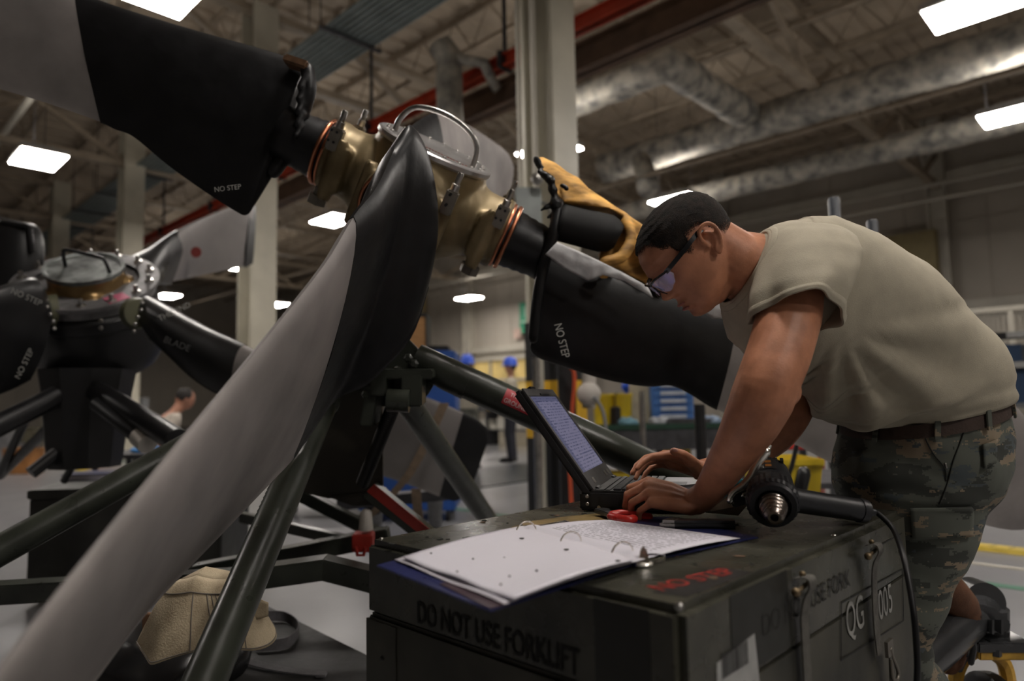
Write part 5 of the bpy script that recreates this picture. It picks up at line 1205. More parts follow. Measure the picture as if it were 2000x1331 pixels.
# ================================================================= people in the background
SKIN_F = mat('skin_far', (.42,.20,.13), .55, 0, .1, 10)
TEE_F = mat('tan_tee_far', (.33,.30,.24), .85, 0, .1, 10)
CAMO_F = mat('camo_far', (.09,.09,.075), .8, 0, .6, 12)
DARKP = mat('dark_trousers', (.012,.013,.022), .8, 0, .2, 8)
HELM = mat('blue_helmet', (.012,.07,.52), .3, 0, .08, 8)
HAIRF = mat('hair_far', (.015,.012,.01), .7)
def far_person(O, fwd, label, shirt, pants, helmet, seated=False, H_=1.8):
    f = V((fwd[0], fwd[1], 0)).normalized(); s = ZZ.cross(f)
    k = H_/1.8
    def P(a, b_, c):
        if seated and c > 1.0: a = a+(c-1.0)*.55; c = c-(c-1.0)*.16
        return O+(f*a+s*b_+ZZ*c)*k
    body = MB()
    body.sphere(P(0,0,1.67), .1*k, 8, f*.1*k, s*.078*k, ZZ*.12*k); body.sphere(P(.09,0,1.65), .02*k, 5)
    body.caps([P(0,0,1.58), P(-.01,0,1.44)], [.055*k,.06*k], 10)
    for sg in (-1, 1): body.sphere(P(-.005, sg*.08, 1.66), .02*k, 5, f*.015*k, s*.008*k, ZZ*.025*k)
    body.caps([P(0,0,1.40), P(.0,0,1.2), P(0,0,.98)], [.10*k,.12*k,.12*k], 12)
    for sg in (-1, 1):
        if sg == 1: arm = [P(0,.19,1.40), P(-.02,.25,1.13), P(.18,.16,1.04)]
        else: arm = [P(0,-.19,1.40), P(-.02,-.26,1.13), P(.16,-.14,1.08)]
        body.caps(arm, [.05*k,.042*k,.03*k], 10); hd = arm[-1]; dv = (arm[-1]-arm[-2]).normalized()
        body.caps([hd, hd+dv*.07*k], [.035*k,.03*k], 8)
        for q_ in range(4): body.caps([hd+dv*.07*k+ZZ*(q_-1.5)*.014, hd+dv*.14*k-ZZ*(.01-(q_-1.5)*.014)], .008, 6)
        body.caps([hd+dv*.02+ZZ*.03, hd+dv*.07+ZZ*.055], .009, 6)
    for sg in (-1, 1):
        body.caps([P(0,sg*.09,.95), P(.03 if not seated else .4,sg*.1,.5 if not seated else .85), P(-.01 if not seated else .38,sg*.11,.10 if not seated else .45)], [.08*k,.055*k,.04*k], 10)
    bd = remesh(body, .014, 3); bo = bd.build('person', SKIN_F, None, ang=180, org=O); tag(bo, label, 'person')
    q = MB()
    q.rings([[P(a_*cos(t_)*1.0+x_, b_*sin(t_), z_) for t_ in [2*pi*i/24 for i in range(24)]] for z_, a_, b_, x_ in [(.97,.14,.175,0),(1.05,.135,.17,0),(1.2,.135,.18,.01),(1.33,.13,.205,0),(1.42,.105,.19,-.01),(1.47,.075,.12,-.01),(1.50,.062,.065,-.01)]])
    for sg in (-1, 1): q.caps([P(0,sg*.17,1.41), P(-.012,sg*.225,1.25)], [.07*k,.068*k], 12)
    remesh(q, .016, 3).build('t_shirt', shirt, bo, ang=180)
    q = MB()
    if seated: legs = [[P(0,sg*.09,.95), P(.42,sg*.1,.92), P(.40,sg*.11,.58)] for sg in (-1,1)]
    else: legs = [[P(0,sg*.085,.92), P(.03,sg*.1,.5), P(-.01,sg*.11,.10)] for sg in (-1,1)]
    for l_ in legs: q.caps(l_, [.105*k,.08*k,.065*k], 12)
    q.caps([P(0,-.06,.97), P(0,.06,.97)], [.12*k,.12*k], 12); remesh(q, .016, 3).build('trousers', pants, bo, ang=180)
    for l_ in legs:
        e = l_[-1]; q = MB(); q.caps([e-ZZ*.02*k, V((e.x,e.y,.05))], [.05*k,.055*k], 10); q.caps([V((e.x,e.y,.045))-f*.03, V((e.x,e.y,.04))+f*.17], [.042,.038], 10); q.build('boot', BLACKRUB, bo)
    if helmet:
        q = MB(); q.rings([[P(a_*cos(t_)*1.15, a_*sin(t_), z_) for t_ in [2*pi*i/24 for i in range(24)]] for z_, a_ in [(1.70,.125),(1.705,.13),(1.72,.118),(1.77,.112),(1.82,.095),(1.85,.065),(1.865,.025)]])
        q.rings([[P(.10+.075*cos(t_), .085*sin(t_), z_) for t_ in [2*pi*i/20 for i in range(20)]] for z_ in (1.70,1.708)]); q.build('hard_hat', HELM, bo, ang=60)
    q = MB(); q.sphere(P(-.025,0,1.70), .1, 8, f*.09*k, s*.084*k, ZZ*.105*k); q.build('hair', HAIRF, bo)
    return bo
far_person(gp(1000,903,0), (-.9,.2), 'man in blue hard hat, tan shirt and dark trousers, standing right of his companion', TEE_F, DARKP, True, H_=1.76)
far_person(gp(915,918,0), (.4,.9), 'man in blue hard hat seen from behind, beside the man in dark trousers', TEE_F, CAMO_F, True, H_=1.74)
o = gp(282, 1000, 0); o = V((o.x, o.y, 0)); far_person(o-ZZ*.42, (.75,.65), 'short haired man in an off-white shirt seated on a stool behind the near blade', mat('offwhite_tee', (.45,.40,.34), .85), CAMO_F, False, seated=True, H_=1.8)
t = thing('work_stool', 'dark stool under the seated man in the off-white shirt', 'stool', o); q = MB(); q.disc_stack(o, ZZ, [(.36,.17),(.40,.17)], 20); q.build('seat', DARKST, t, ang=30)
for k in range(4): q = MB(); q.tube([o+V((.1*cos(k*pi/2+.7), .1*sin(k*pi/2+.7), .37)), o+V((.17*cos(k*pi/2+.7), .17*sin(k*pi/2+.7), 0))], .014, 8); q.build('leg', DARKST, t)
# ================================================================= background furniture
def cab(name, px0, px1, pyt, pyb, d, dep, m, label, cat, z0=0):
    c = pt((px0+px1)/2, pyb, d); hw = (px1-px0)/2/FPX*d; zt = pt((px0+px1)/2, pyt, d).z; zb = max(z0, pt((px0+px1)/2, pyb, d).z) if z0 is not None else pt((px0+px1)/2, pyb, d).z
    return c, hw, zt, zb
BLUE = mat('blue_paint', (.018,.075,.30), .45, 0, .15, 2)
# tall blue cabinet with crate on top
d = 7.6; cx = pt(858, 800, d); zt = pt(855, 688, d).z
t = thing('blue_cabinet', 'tall blue cabinet behind the main propeller stand', 'cabinet', V((cx.x, cx.y, 0)))
O = V((cx.x, cx.y, 0)); q = MB(); q.abox(-.62, .20, -.3, .3, .05, zt, RT, FW.cross(RT)*0+V((0,1,0)), ZZ, O); q.build('carcass', BLUE, t, smooth=False, bevel=.01)
for x0 in (-.60, -.19):
    q = MB(); q.abox(x0, x0+.38, -.315, -.3, .1, zt-.05, RT, V((0,1,0)), ZZ, O); dd = q.build('door', BLUE, t, smooth=False, bevel=.006)
    q = MB(); q.abox(x0+.33, x0+.35, -.34, -.315, zt*.5, zt*.5+.12, RT, V((0,1,0)), ZZ, O); q.build('handle', STEEL, dd, smooth=False)
q = MB(); q.abox(-.6, .18, -.28, .28, 0, .05, RT, V((0,1,0)), ZZ, O); q.build('plinth', DARKST, t, smooth=False)
q = MB(); z1 = pt(810, 615, d).z; q.abox(-.42, -.12, -.2, .2, zt, z1, RT, V((0,1,0)), ZZ, O); t = thing('wooden_crate', 'brown wooden crate with dark side standing on the tall blue cabinet', 'crate', O+ZZ*zt); q.build('box', mat('brown_wood', (.30,.15,.05), .6, 0, .2, 5, stretch=(1,1,6)), t, smooth=False, bevel=.01)
q = MB(); q.abox(-.12, -.11+.0, -.2, .2, zt, z1, RT, V((0,1,0)), ZZ, O+RT*.002); q.abox(-.42, -.11, -.205, -.2, z1-.04, z1, RT, V((0,1,0)), ZZ, O); q.build('side_panel', BLACKMET, t, smooth=False)
q = MB(); q.abox(-.11, .13, -.2, .1, zt, zt+.06, RT, V((0,1,0)), ZZ, O); tag(q.build('dark_tray', BLACKMET, smooth=False, bevel=.01, org=O+ZZ*zt), 'low dark tray beside the crate on the blue cabinet', 'tray')
# lower blue cart
O = gp(805, 1012, 0); O = V((O.x, O.y, 0))
t = thing('blue_cart', 'low blue cart standing behind the grey blade', 'cart', O); q = MB(); q.abox(-.45, .42, -.25, .3, .10, .62, RT, V((0,1,0)), ZZ, O); q.build('body', BLUE, t, smooth=False, bevel=.012)
q = MB(); q.abox(-.47, .44, -.27, .32, .62, .65, RT, V((0,1,0)), ZZ, O); q.build('top', BLUE, t, smooth=False)
for x in (-.38, .35):
    for y in (-.2, .25): q = MB(); q.disc_stack(O+V((x-.015, y, .05)), V((1,0,0)), [(0,.05),(.03,.05)], 16); q.build('caster', BLACKRUB, t)
O = gp(640, 1005, 0); t = thing('blue_pallet_cart', 'flat dark cart with blue sheets seen behind the front stand leg', 'cart', O)
q = MB(); q.abox(-.45, .5, -.3, .3, .22, .27, RT, V((0,1,0)), ZZ, O); q.build('deck', mat('cart_grey', (.12,.125,.13), .5), t, smooth=False)
q = MB(); q.abox(-.3, .2, -.2, .2, .27, .29, RT, V((0,1,0)), ZZ, O); q.build('blue_sheet', mat('bright_blue', (.03,.08,.5), .4), t, smooth=False)
for x in (-.4, .45):
    for y in (-.25, .25): q = MB(); q.tube([O+V((x,y,.0)), O+V((x,y,.24))], .03, 8); q.build('leg', DARKST, t)
# separate blade on straps
t_d = 3.6
sb = thing('spare_blade', 'grey propeller blade end with a black tip held by tan straps, behind the stand', 'propeller blade', pt(840, 880, t_d))
spath = [((700,745),(660,900)), ((740,765),(725,940)), ((800,770),(790,935)) ]
stS = [(pt(690,730,t_d), pt(640,900,t_d+.05), .05), (pt(760,752,t_d), pt(730,925,t_d+.05), .05), (pt(830,775,t_d), pt(792,945,t_d+.05), .045), (pt(905,806,t_d), pt(858,970,t_d+.05), .04)]
q = MB(); q.rings(blade_loft(stS, 4)); q.build('blade_body', mat('blade_grey_mid', (.20,.185,.18), .5, .1, .12, 4), sb, ang=60)
stS = [(pt(905,806,t_d), pt(858,970,t_d+.05), .043), (pt(935,822,t_d), pt(884,979,t_d+.05), .036), (pt(951,840,t_d), pt(900,974,t_d+.05), .028), (pt(953,862,t_d), pt(922,950,t_d+.05), .015)]
q = MB(); q.rings(blade_loft(stS, 4)); q.build('black_tip', BLK, sb, ang=60)
TST = mat('tan_strap', (.22,.16,.11), .8, 0, .15, 30)
for P_ in ([(868,788),(840,850),(800,925),(757,975),(720,1010)], [(812,955),(815,990),(818,1015)]):
    q = MB(); C_ = smoothpath([pt(x, y, t_d-.10+.03*i) for i, (x, y) in enumerate(P_)], 5); q.rings([[c-RT*.024, c+RT*.024, c+RT*.024+FW*.004, c-RT*.024+FW*.004] for c in C_]); q.build('strap', TST, sb, smooth=False)
q = MB(); q.tube([pt(730,990,3.9), gp(735,1040,0)], .05, 12); q.tube([pt(850,960,3.9), gp(850,1030,0)], .05, 12); q.box((pt(730,985,3.9)+pt(850,960,3.9))/2, (pt(850,960,3.9)-pt(730,985,3.9))/2+RT*.2, FW*.04, UP*.03); q.build('rest', DARKST, sb)
# far wall window bay and green exit sign
wl = lambda px, py: rp(px, py, RM(0, 19.9, 0), U2)
wa, wb = wl(885, 700), wl(1100, 690)
aa, ab_ = wa.dot(U1), wb.dot(U1); lo_, hi_ = min(aa, ab_), max(aa, ab_); zt_ = 2.75; zb_ = 1.0
t = MB(); t.abox(lo_, hi_, 19.80, 19.86, zb_, zt_, U1, U2)
WG = mat('lit_office', (.55,.42,.16), .6, 0, .35, 1.4, emit=((.55,.38,.14), .30)); wn = struct(t, 'window_1', WG, smooth=False)
for k in range(6):
    q = MB(); a_ = lerp(lo_, hi_, k/5); q.abox(a_-.04, a_+.04, 19.70, 19.82, zb_, zt_, U1, U2); q.build('mullion', TRIMM, wn, smooth=False)
for z in (zb_, zt_, 1.9):
    q = MB(); q.abox(lo_, hi_, 19.70, 19.82, z-.05, z+.05, U1, U2); q.build('window_rail', TRIMM, wn, smooth=False)
q = MB(); c = wl(918, 715); q.abox(c.dot(U1)-.45, c.dot(U1)+.45, 19.5, 19.7, c.z-.5, c.z+.45, U1, U2); tag(q.build('wall_screen', DARKST, smooth=False, org=c), 'dark screen hung in the yellow lit window', 'screen')
c = wl(1031, 620); q = MB(); q.abox(-.42, .42, -.03, 0, -.62, .62, U1, -U2*-1, ZZ, c); es = thing('exit_sign', 'green exit sign on the far beige wall', 'sign', c); q.build('plate', mat('sign_green', (.01,.26,.13), .5), es, smooth=False)
q = MB(); q.abox(-.12, .12, -.05, -.03, .0, .42, U1, U2, ZZ, c); q.abox(-.34, .34, -.05, -.03, -.2, -.12, U1, U2, ZZ, c); q.build('pictogram', mat('sign_pale', (.35,.6,.45), .5), es, smooth=False)
c = wl(1012, 652); q = MB(); q.abox(-.2, .2, -.05, 0, -.2, .2, U1, U2, ZZ, c); tag(q.build('notice', mat('notice_pink', (.5,.36,.30), .6), smooth=False, org=c), 'small pinkish notice below the green exit sign', 'notice')
c = wl(830, 600); q = MB(); q.abox(-.1, 1.5, -.12, 0, -1.6, .6, U1, U2, ZZ, c); ww = q.build('wall_rack', mat('rack_yellow', (.42,.33,.16), .6, 0, .3, 2), smooth=False, org=c); tag(ww, 'yellowish rack against the far wall beside the crate', 'rack')
for k in range(4):
    q = MB(); q.abox(-.1, 1.5, -.2, -.12, -1.6+k*.7, -1.52+k*.7, U1, U2, ZZ, c); q.build('rail', TRIMM, ww, smooth=False)
# black and yellow machine by the column, hoses
mo = gp(1150, 985, 0)
t = thing('hose_reel_post', 'black service post with an orange hose behind the laptop', 'post', V((mo.x, mo.y, 0)))
O = pt(1105, 740, 5.2); O = V((O.x, O.y, 0)); q = MB(); q.abox(-.06, .07, -.06, .06, 0, 1.45, RT, V((0,1,0)), ZZ, O); q.build('post', BLACKMET, t, smooth=False, bevel=.01)
q = MB(); q.tube(smoothpath([pt(1112,715,5.0), pt(1122,735,5.0), pt(1118,800,5.0), pt(1112,880,4.9), pt(1116,985,4.8)], 6), .014, 8); q.build('orange_hose', mat('orange_hose', (.50,.07,.02), .5), t)
q = MB(); q.disc_stack(pt(1150,745,5.2), UP, [(-.2,.05),(.25,.055),(.28,.03)], 14); q.sphere(pt(1150,770,5.1), .09, 8); q.build('filter_bowl', mat('white_nylon', (.45,.42,.38)), t)
q = MB(); q.tube(smoothpath([pt(1160,775,5.0), pt(1176,800,5.0), pt(1183,840,5.0), pt(1184,905,5.0)], 6), .014, 8); q.build('grey_hose', mat('hose_grey', (.2,.2,.2), .5), t)
t = MB(); t.tube([pt(1046,700,5.0), V((pt(1046,700,5.0).x, pt(1046,700,5.0).y, 0))], .028, 12); tag(t.build('steel_post', STEEL, org=V((pt(1046,700,5.0).x, pt(1046,700,5.0).y, 0))), 'thin bare steel post left of the laptop screen', 'post')
t = MB(); p = pt(1075,655,5.6); 
# green work bench
wz = .86; wd_ = 6.4
g0, g1 = pt(1120,832,wd_), pt(1560,826,wd_); O = V((g0.x, g0.y, 0)); WX = V(((g1-g0).x, (g1-g0).y, 0)); WL = WX.length; WX.normalize(); WY = ZZ.cross(WX); zt = g0.z
t = thing('work_bench', 'long dark green work bench with yellow tubs beneath the second blade', 'bench', O)
q = MB(); q.abox(-.1, WL+.4, 0, .8, zt-.05, zt, WX, WY, ZZ, O); q.build('top', mat('green_lino', (.012,.05,.03), .4), t, smooth=False, bevel=.005)
q = MB(); q.abox(-.1, WL+.4, .02, .06, zt-.24, zt-.05, WX, WY, ZZ, O); q.build('apron', DARKST, t, smooth=False)
for x in (0, WL*.37, WL*.75, WL+.3):
    for y in (.05, .72): q = MB(); q.abox(x, x+.06, y, y+.06, 0, zt-.05, WX, WY, ZZ, O); q.build('leg', DARKST, t, smooth=False)
def on(px, off=.3): # point on bench top below pixel column
    k = (px-1120)/(1560-1120); return O+WX*(WL*k)+WY*off+ZZ*zt
def tub(px, r, h, label, m, z=None, n=24, p=None):
    p = p or on(px); t = thing('plastic_tub', label, 'tub', p)
    q = MB(); q.disc_stack(p, ZZ, [(0,r*.85),(h*.98,r),(h,r*1.05),(h,r*.93),(.02,r*.8)], n, cap=True); q.build('tub_wall', m, t, ang=40)
    q = MB(); q.disc_stack(p, ZZ, [(h*.9,r*1.03),(h*.93,r*1.06),(h,r*1.06)], n, cap=False); q.build('rim', m, t); return t
YEL = mat('yellow_plastic', (.58,.42,.02), .4, 0, .12, 4)
tub(1187, .10, .29, 'left yellow tub on the green bench', YEL); tub(1224, .11, .29, 'right yellow tub on the green bench', YEL)
p = on(1206, .1); t = thing('spray_can', 'black can with a thin spout between the yellow tubs', 'can', p); q = MB(); q.disc_stack(p, ZZ, [(0,.05),(.15,.05),(.17,.03)], 16); q.build('can_body', BLACKMET, t); q = MB(); q.tube([p+ZZ*.16, p+ZZ*.26, p+ZZ*.3+RT*.02], .006, 8); q.build('spout', BLACKMET, t)
p = on(1245, .5); q = MB(); q.sphere(p+ZZ*.36, .06, 8); q.disc_stack(p, ZZ, [(0,.05),(.05,.06),(.3,.03),(.33,.03)], 14); tag(q.build('blue_bottle', HELM, org=p), 'bright blue rounded bottle behind the right yellow tub', 'bottle')
# blue drawer cabinet on bench
p = on(1328, .4); t = thing('drawer_cabinet', 'light blue parts cabinet with five white fronted drawers', 'cabinet', p)
q = MB(); zc = pt(1328, 752, 6.6).z-zt+.05; q.abox(-.20, .20, -.15, .15, .0, zc, WX, WY, ZZ, p); q.build('carcass', mat('mid_blue', (.05,.15,.40), .45), t, smooth=False, bevel=.005)
for k in range(5):
    q = MB(); z0 = .03+k*(zc-.04)/5; q.abox(-.17, .17, -.17, -.15, z0, z0+(zc-.04)/5-.02, WX, WY, ZZ, p); dd = q.build('drawer', mat('mid_blue', (.05,.15,.40)), t, smooth=False)
    q = MB(); q.abox(-.12, .12, -.185, -.17, z0+.015, z0+.05, WX, WY, ZZ, p); q.build('drawer_label', mat('pale_label', (.42,.46,.52), .5), dd, smooth=False)
for px, lab, col in [(1290,'pale cloth heap on the bench before the blue drawer cabinet',(.35,.37,.4)), (1395,'light blue cloth heap on the bench right end',(.25,.33,.45)), (1228,'teal rag on the bench under the yellow tub',(.15,.3,.38))]:
    p = on(px, .08); q = MB(); q.sphere(p+ZZ*.02, .06, 8, WX*.1, WY*.06, ZZ*.05); remesh(q, .01, 1, disp=lambda p: noise.noise(p*25)*.02).build('shop_cloth', mat('cloth_%d' % px, col, .8), org=p, ang=180)
    o = COL.objects[-1]; tag(o, lab, 'cloth')
p = on(1350, .1); q = MB(); q.abox(-.22, .22, -.08, .1, .0, .04, WX, WY, ZZ, p); tag(q.build('steel_tray', DARKST, smooth=False, org=p), 'flat dark tray in front of the blue drawer cabinet', 'tray')
p = on(1280, .45); q = MB(); q.abox(-.16, .08, -.1, .1, .0, .42, WX, WY, ZZ, p); tag(q.build('cardboard_carton', mat('carton', (.36,.32,.24), .7), smooth=False, bevel=.005, org=p), 'pale upright carton left of the blue drawer cabinet', 'carton')
p = O+WX*(WL*.22)+WY*.4; q = tub(0, .17, .34, 'yellow pail on the floor under the green bench', YEL, p=V((p.x,p.y,.0)))
p = O+WX*(WL*.26)+WY*.45+ZZ*0; 
q = MB(); q.abox(-.15, .15, -.15, .15, .0, .30, WX, WY, ZZ, V((p.x,p.y,0))+WX*.95); tag(q.build('white_carton', mat('white_card', (.4,.42,.46), .7), smooth=False, org=V((p.x,p.y,0))+WX*.95), 'white carton on the floor beneath the bench', 'carton')
q = MB(); q.abox(-.12, .12, -.12, .12, .34, .62, WX, WY, ZZ, V((p.x,p.y,0))+WX*.5); q.abox(-.16, .16, -.16, .16, .0, .34, WX, WY, ZZ, V((p.x,p.y,0))+WX*.5); tag(q.build('yellow_drum', YEL, smooth=False, bevel=.01, org=V((p.x,p.y,0))+WX*.5), 'stacked yellow boxes under the green bench', 'box')
# posts
for x0, y0, y1, d_, r, lab, m in [(1253,765,905,5.2,.022,'grey steel post in front of the green bench',STEEL), (1366,790,910,4.4,.035,'black round post between the bench and the man',BLACKMET)]:
    p0, p1 = pt(x0, y0, d_), pt(x0+4, y1, d_); q = MB(); q.tube([V((p0.x,p0.y,0)), p0], r, 14); tag(q.build('support_post', m, org=V((p0.x,p0.y,0))), lab, 'post')
for x0, y0, d_, r, lab in [(1628,386,3.0,.024,'taller dark post end rising behind the man\'s back'), (1703,430,3.0,.023,'shorter dark post end rising behind the man\'s back')]:
    p0 = pt(x0, y0, d_); q = MB(); q.tube([V((p0.x,p0.y,0)), p0-ZZ*.01, p0], [r, r, r*.8], 18); tag(q.build('support_post', mat('slate_post', (.035,.04,.05), .4), ang=40, org=V((p0.x,p0.y,0))), lab, 'post')
# yellow bin with black label and hanging gear behind the case
O = pt(1535, 960, 3.2); O = V((O.x, O.y, 0)); z0, z1 = pt(1535, 985, 3.2).z, pt(1535, 893, 3.2).z
t = thing('yellow_bin', 'square yellow plastic bin on a dark stool behind the heat gun', 'bin', O)
q = MB(); q.rings([[O+RT*x*k+V((0,1,0))*y*k+ZZ*z for x, y in ((-.15,-.13),(.12,-.13),(.12,.15),(-.15,.15))] for z, k in ((z0,.85),(z1-.03,1.0),(z1-.03,1.06),(z1,1.06),(z1,.97),(z0+.02,.82))]); q.build('bin_wall', YEL, t, smooth=False, bevel=.004)
q = MB(); q.abox(-.2, .2, -.2, .2, z0-.03, z0, RT, V((0,1,0)), ZZ, O)
for x in (-.17,.17):
    for y in (-.17,.17): q.tube([O+V((x,y,0)), O+V((x,y,z0-.02))], .015, 8)
q.build('stool', DARKST, t, smooth=False)
q = MB(); q.caps(smoothpath([pt(1556,870,3.0), pt(1548,905,3.0), pt(1538,940,3.0), pt(1546,955,3.0)], 5), .010, 8); q.caps([pt(1570,925,2.98), pt(1562,960,2.98)], .03, 10); q.build('black_clip', BLACKMET, t)
q = MB(); q.box(pt(1538,870,3.9), RT*.09, FW*.05, UP*.02); tag(q.build('red_box', mat('red_plastic', (.5,.03,.02), .4), smooth=False, bevel=.01, org=pt(1538,870,3.9)), 'flat bright red box beyond the yellow bin', 'box')
p = gp(1640, 1000, 0); q = MB()
t = thing('dark_trolley', 'low dark trolley with round wheels behind the man\'s thigh', 'trolley', p)
q = MB(); q.box(pt(1620,935,3.8), RT*.2, FW*.2, UP*.015); q.build('deck', DARKST, t, smooth=False)
for x in (1585, 1640): 
    c = pt(x, 950, 3.7); q = MB(); q.disc_stack(V((c.x,c.y,.08)), V((1,.3,0)), [(0,.05),(0,.08),(.04,.08),(.04,.05)], 18); q.build('wheel', BLACKRUB, t); q = MB(); q.tube([V((c.x,c.y,.08)), c+UP*.05], .015, 8); q.build('strut', DARKST, t)
q = MB(); q.tube([pt(1604,880,4.0), gp(1606,1010,0)], .02, 8); q.build('orange_strut', mat('orange_hose', (.5,.07,.02)), t)
# red racks etc: right hand shelf unit with blue bins
O = pt(1960, 800, 7.0); O = V((O.x, O.y, 0)); SX = U1*-1; SY = U2
t = thing('storage_rack', 'black storage rack with white shelf labels at the right edge', 'rack', O)
zs = [pt(1960, y, 7.0).z for y in (790, 714, 655)]
for k, z in enumerate(zs):
    q = MB(); q.abox(-1.0, 2.4, -.03, .5, z-.035, z+.035 if k else z+.01, SX, SY, ZZ, O) if k == 0 else q.abox(-1.0, 2.4, -.03, .02, z-.045, z+.03, SX, SY, ZZ, O); q.build('shelf_beam', BLACKMET if k else mat('shelf_grey', (.14,.15,.16), .5), t, smooth=False)
    if k:
        for x in (.08, .95):
            q = MB(); q.abox(x, x+.2, -.036, -.03, z-.03, z+.03, SX, SY, ZZ, O); q.build('shelf_label', LW, t, smooth=False)
for x in (-1.0, 2.35):
    q = MB(); q.abox(x, x+.05, -.03, .03, 0, 2.2, SX, SY, ZZ, O); q.build('upright', BLACKMET, t, smooth=False)
BBL = mat('bin_blue', (.02,.05,.11), .5)
for x, z, w_, h, lab in [(-.25,zs[0]+.01,.5,.34,'dark blue bin stack low on the rack left'), (.3,zs[0]+.01,.6,.30,'dark blue bin low on the rack right'), (-.2,zs[1]+.03,.38,.18,'dark blue bin on the middle rack beam'), (-.25,zs[0]+.36,.3,.05,'small dark bin stacked under the middle beam')]:
    q = MB(); q.abox(x, x+w_, .03, .4, z, z+h, SX, SY, ZZ, O); q.abox(x-.01, x+w_+.01, .02, .41, z+h-.03, z+h, SX, SY, ZZ, O); tag(q.build('storage_bin', BBL, smooth=False, bevel=.006, org=O+SX*x+ZZ*z), lab, 'bin')
for z0_, z1_, lab in [(zs[1]+.05, zs[2]-.05, 'white board on the rack between the upper beams'), (zs[1]-.22, zs[1]-.05, 'white board on the rack below the middle beam')]:
    q = MB(); q.abox(.28, 1.3, .04, .07, z0_, z1_, SX, SY, ZZ, O); tag(q.build('white_board', mat('board_white', (.42,.41,.42), .5), smooth=False, org=O+SX*.3+ZZ*z0_), lab, 'board')
q = MB()
MO = O+SY*.7
k = -3.0
while k < 3.0:
    q.abox(k, k+.011, 0, .011, .3, 1.95, SX, SY, ZZ, MO); k += .05
z = .3
while z < 1.95:
    q.abox(-3, 3, 0, .011, z, z+.011, SX, SY, ZZ, MO); z += .05
mt_ = thing('mesh_partition', 'cream wire mesh partition behind the storage rack', 'partition', MO); mo_ = q.build('wire_mesh', mat('mesh_cream', (.42,.39,.33), .5), mt_, smooth=False, recalc=False); mo_['kind'] = 'stuff'
q = MB(); q.abox(-3, 3, -.02, .03, 1.93, 1.98, SX, SY, ZZ, MO); q.build('top_rail', TRIMM, mt_, smooth=False)
for x in (-2.9, 0, 2.9): q = MB(); q.abox(x, x+.05, -.02, .03, 0, 1.95, SX, SY, ZZ, MO); q.build('mesh_post', TRIMM, mt_, smooth=False)
# tan box high on the wall behind the man's back
c = rp(1800, 520, RM(0, 19.5, 0), U2); q = MB(); q.abox(-.35, .9, 0, .4, -.9, .9, U1, U2, ZZ, c); tag(q.build('wall_duct_box', mat('tan_panel', (.32,.26,.13), .6), smooth=False, bevel=.03, org=c), 'tan panel box on the beige wall behind the man\'s back', 'box')
# yellow floor ramp
r0_, r1_ = gp(1880,1060,.03), gp(2080,1082,.03); d = (r1_-r0_); d.z = 0; L_ = d.length; d.normalize(); e = ZZ.cross(d); O = V((r0_.x, r0_.y, 0))
t = thing('cable_ramp', 'yellow slotted ramp lying on the floor at the right edge', 'ramp', O); q = MB(); q.prism([O-e*.08, O-e*.06+ZZ*.03, O+e*.05+ZZ*.03, O+e*.07], d*(L_+.3)); q.build('ramp_body', mat('ramp_yellow', (.55,.40,.03), .45, 0, .15, 8), t, smooth=False, bevel=.003)
for k in range(9): q = MB(); c = O+d*(.06+.1*k)+ZZ*.031; q.prism([c-e*.045, c-e*.045+d*.012, c+e*.03+d*.035, c+e*.03+d*.023], ZZ*.001); q.build('slot', mat('ramp_dark', (.2,.15,.02), .6), t, smooth=False)
q = MB(); q.abox(0, 3, -.02, .02, 0, .008, d, e, ZZ, gp(1870,1098,0)); tag(q.build('floor_strip', TRIMM, smooth=False, org=gp(1870,1098,0)), 'thin pale strip on the floor below the yellow ramp', 'strip')
# left foreground: black case with binder
O = gp(60, 975, .62); O = V((O.x, O.y, 0)); cx0 = gp(58, 958, .62); 
t = thing('tool_case', 'black metal tool case with yellow stencils behind the left stand leg', 'case', V((cx0.x, cx0.y, 0)))
O = V((cx0.x, cx0.y, 0)); KX = (gp(300,950,.62)-gp(58,958,.62)).normalized(); KY = ZZ.cross(KX)
q = MB(); q.abox(0, 1.0, 0, .6, .03, .57, KX, KY, ZZ, O); q.build('body', mat('case_black', (.018,.018,.015), .5, 0, .3, 6), t, smooth=False, bevel=.006)
q = MB(); q.abox(-.01, 1.01, -.01, .61, .57, .62, KX, KY, ZZ, O); q.build('lid', mat('case_lid2', (.030,.031,.026), .35, 0, .3, 6), t, smooth=False, bevel=.006)
q = MB()
for z, x in ((.44,.1),(.36,.1),(.28,.1)): q.abox(-.003, -.0, x+.3, x+.42, z, z+.03, KX, KY, ZZ, O)
q.build('yellow_mark', mat('mark_yellow', (.12,.09,.02), .6), t, smooth=False)
c = gp(175, 930, .64); t = thing('ring_binder', 'dark blue binder lying closed on the black tool case', 'binder', c)
for nm, z0_, z1_, m, i_ in (('cover', 0, .004, NAVY, 0), ('pages', .004, .035, PAPER, .01), ('cover', .035, .039, NAVY, 0)):
    q = MB(); q.abox(-.12+i_, .2-i_, -.1+i_, .15-i_, z0_-.02, z1_-.02, KX, KY, ZZ, c); q.build(nm, m, t, smooth=False, bevel=.001)
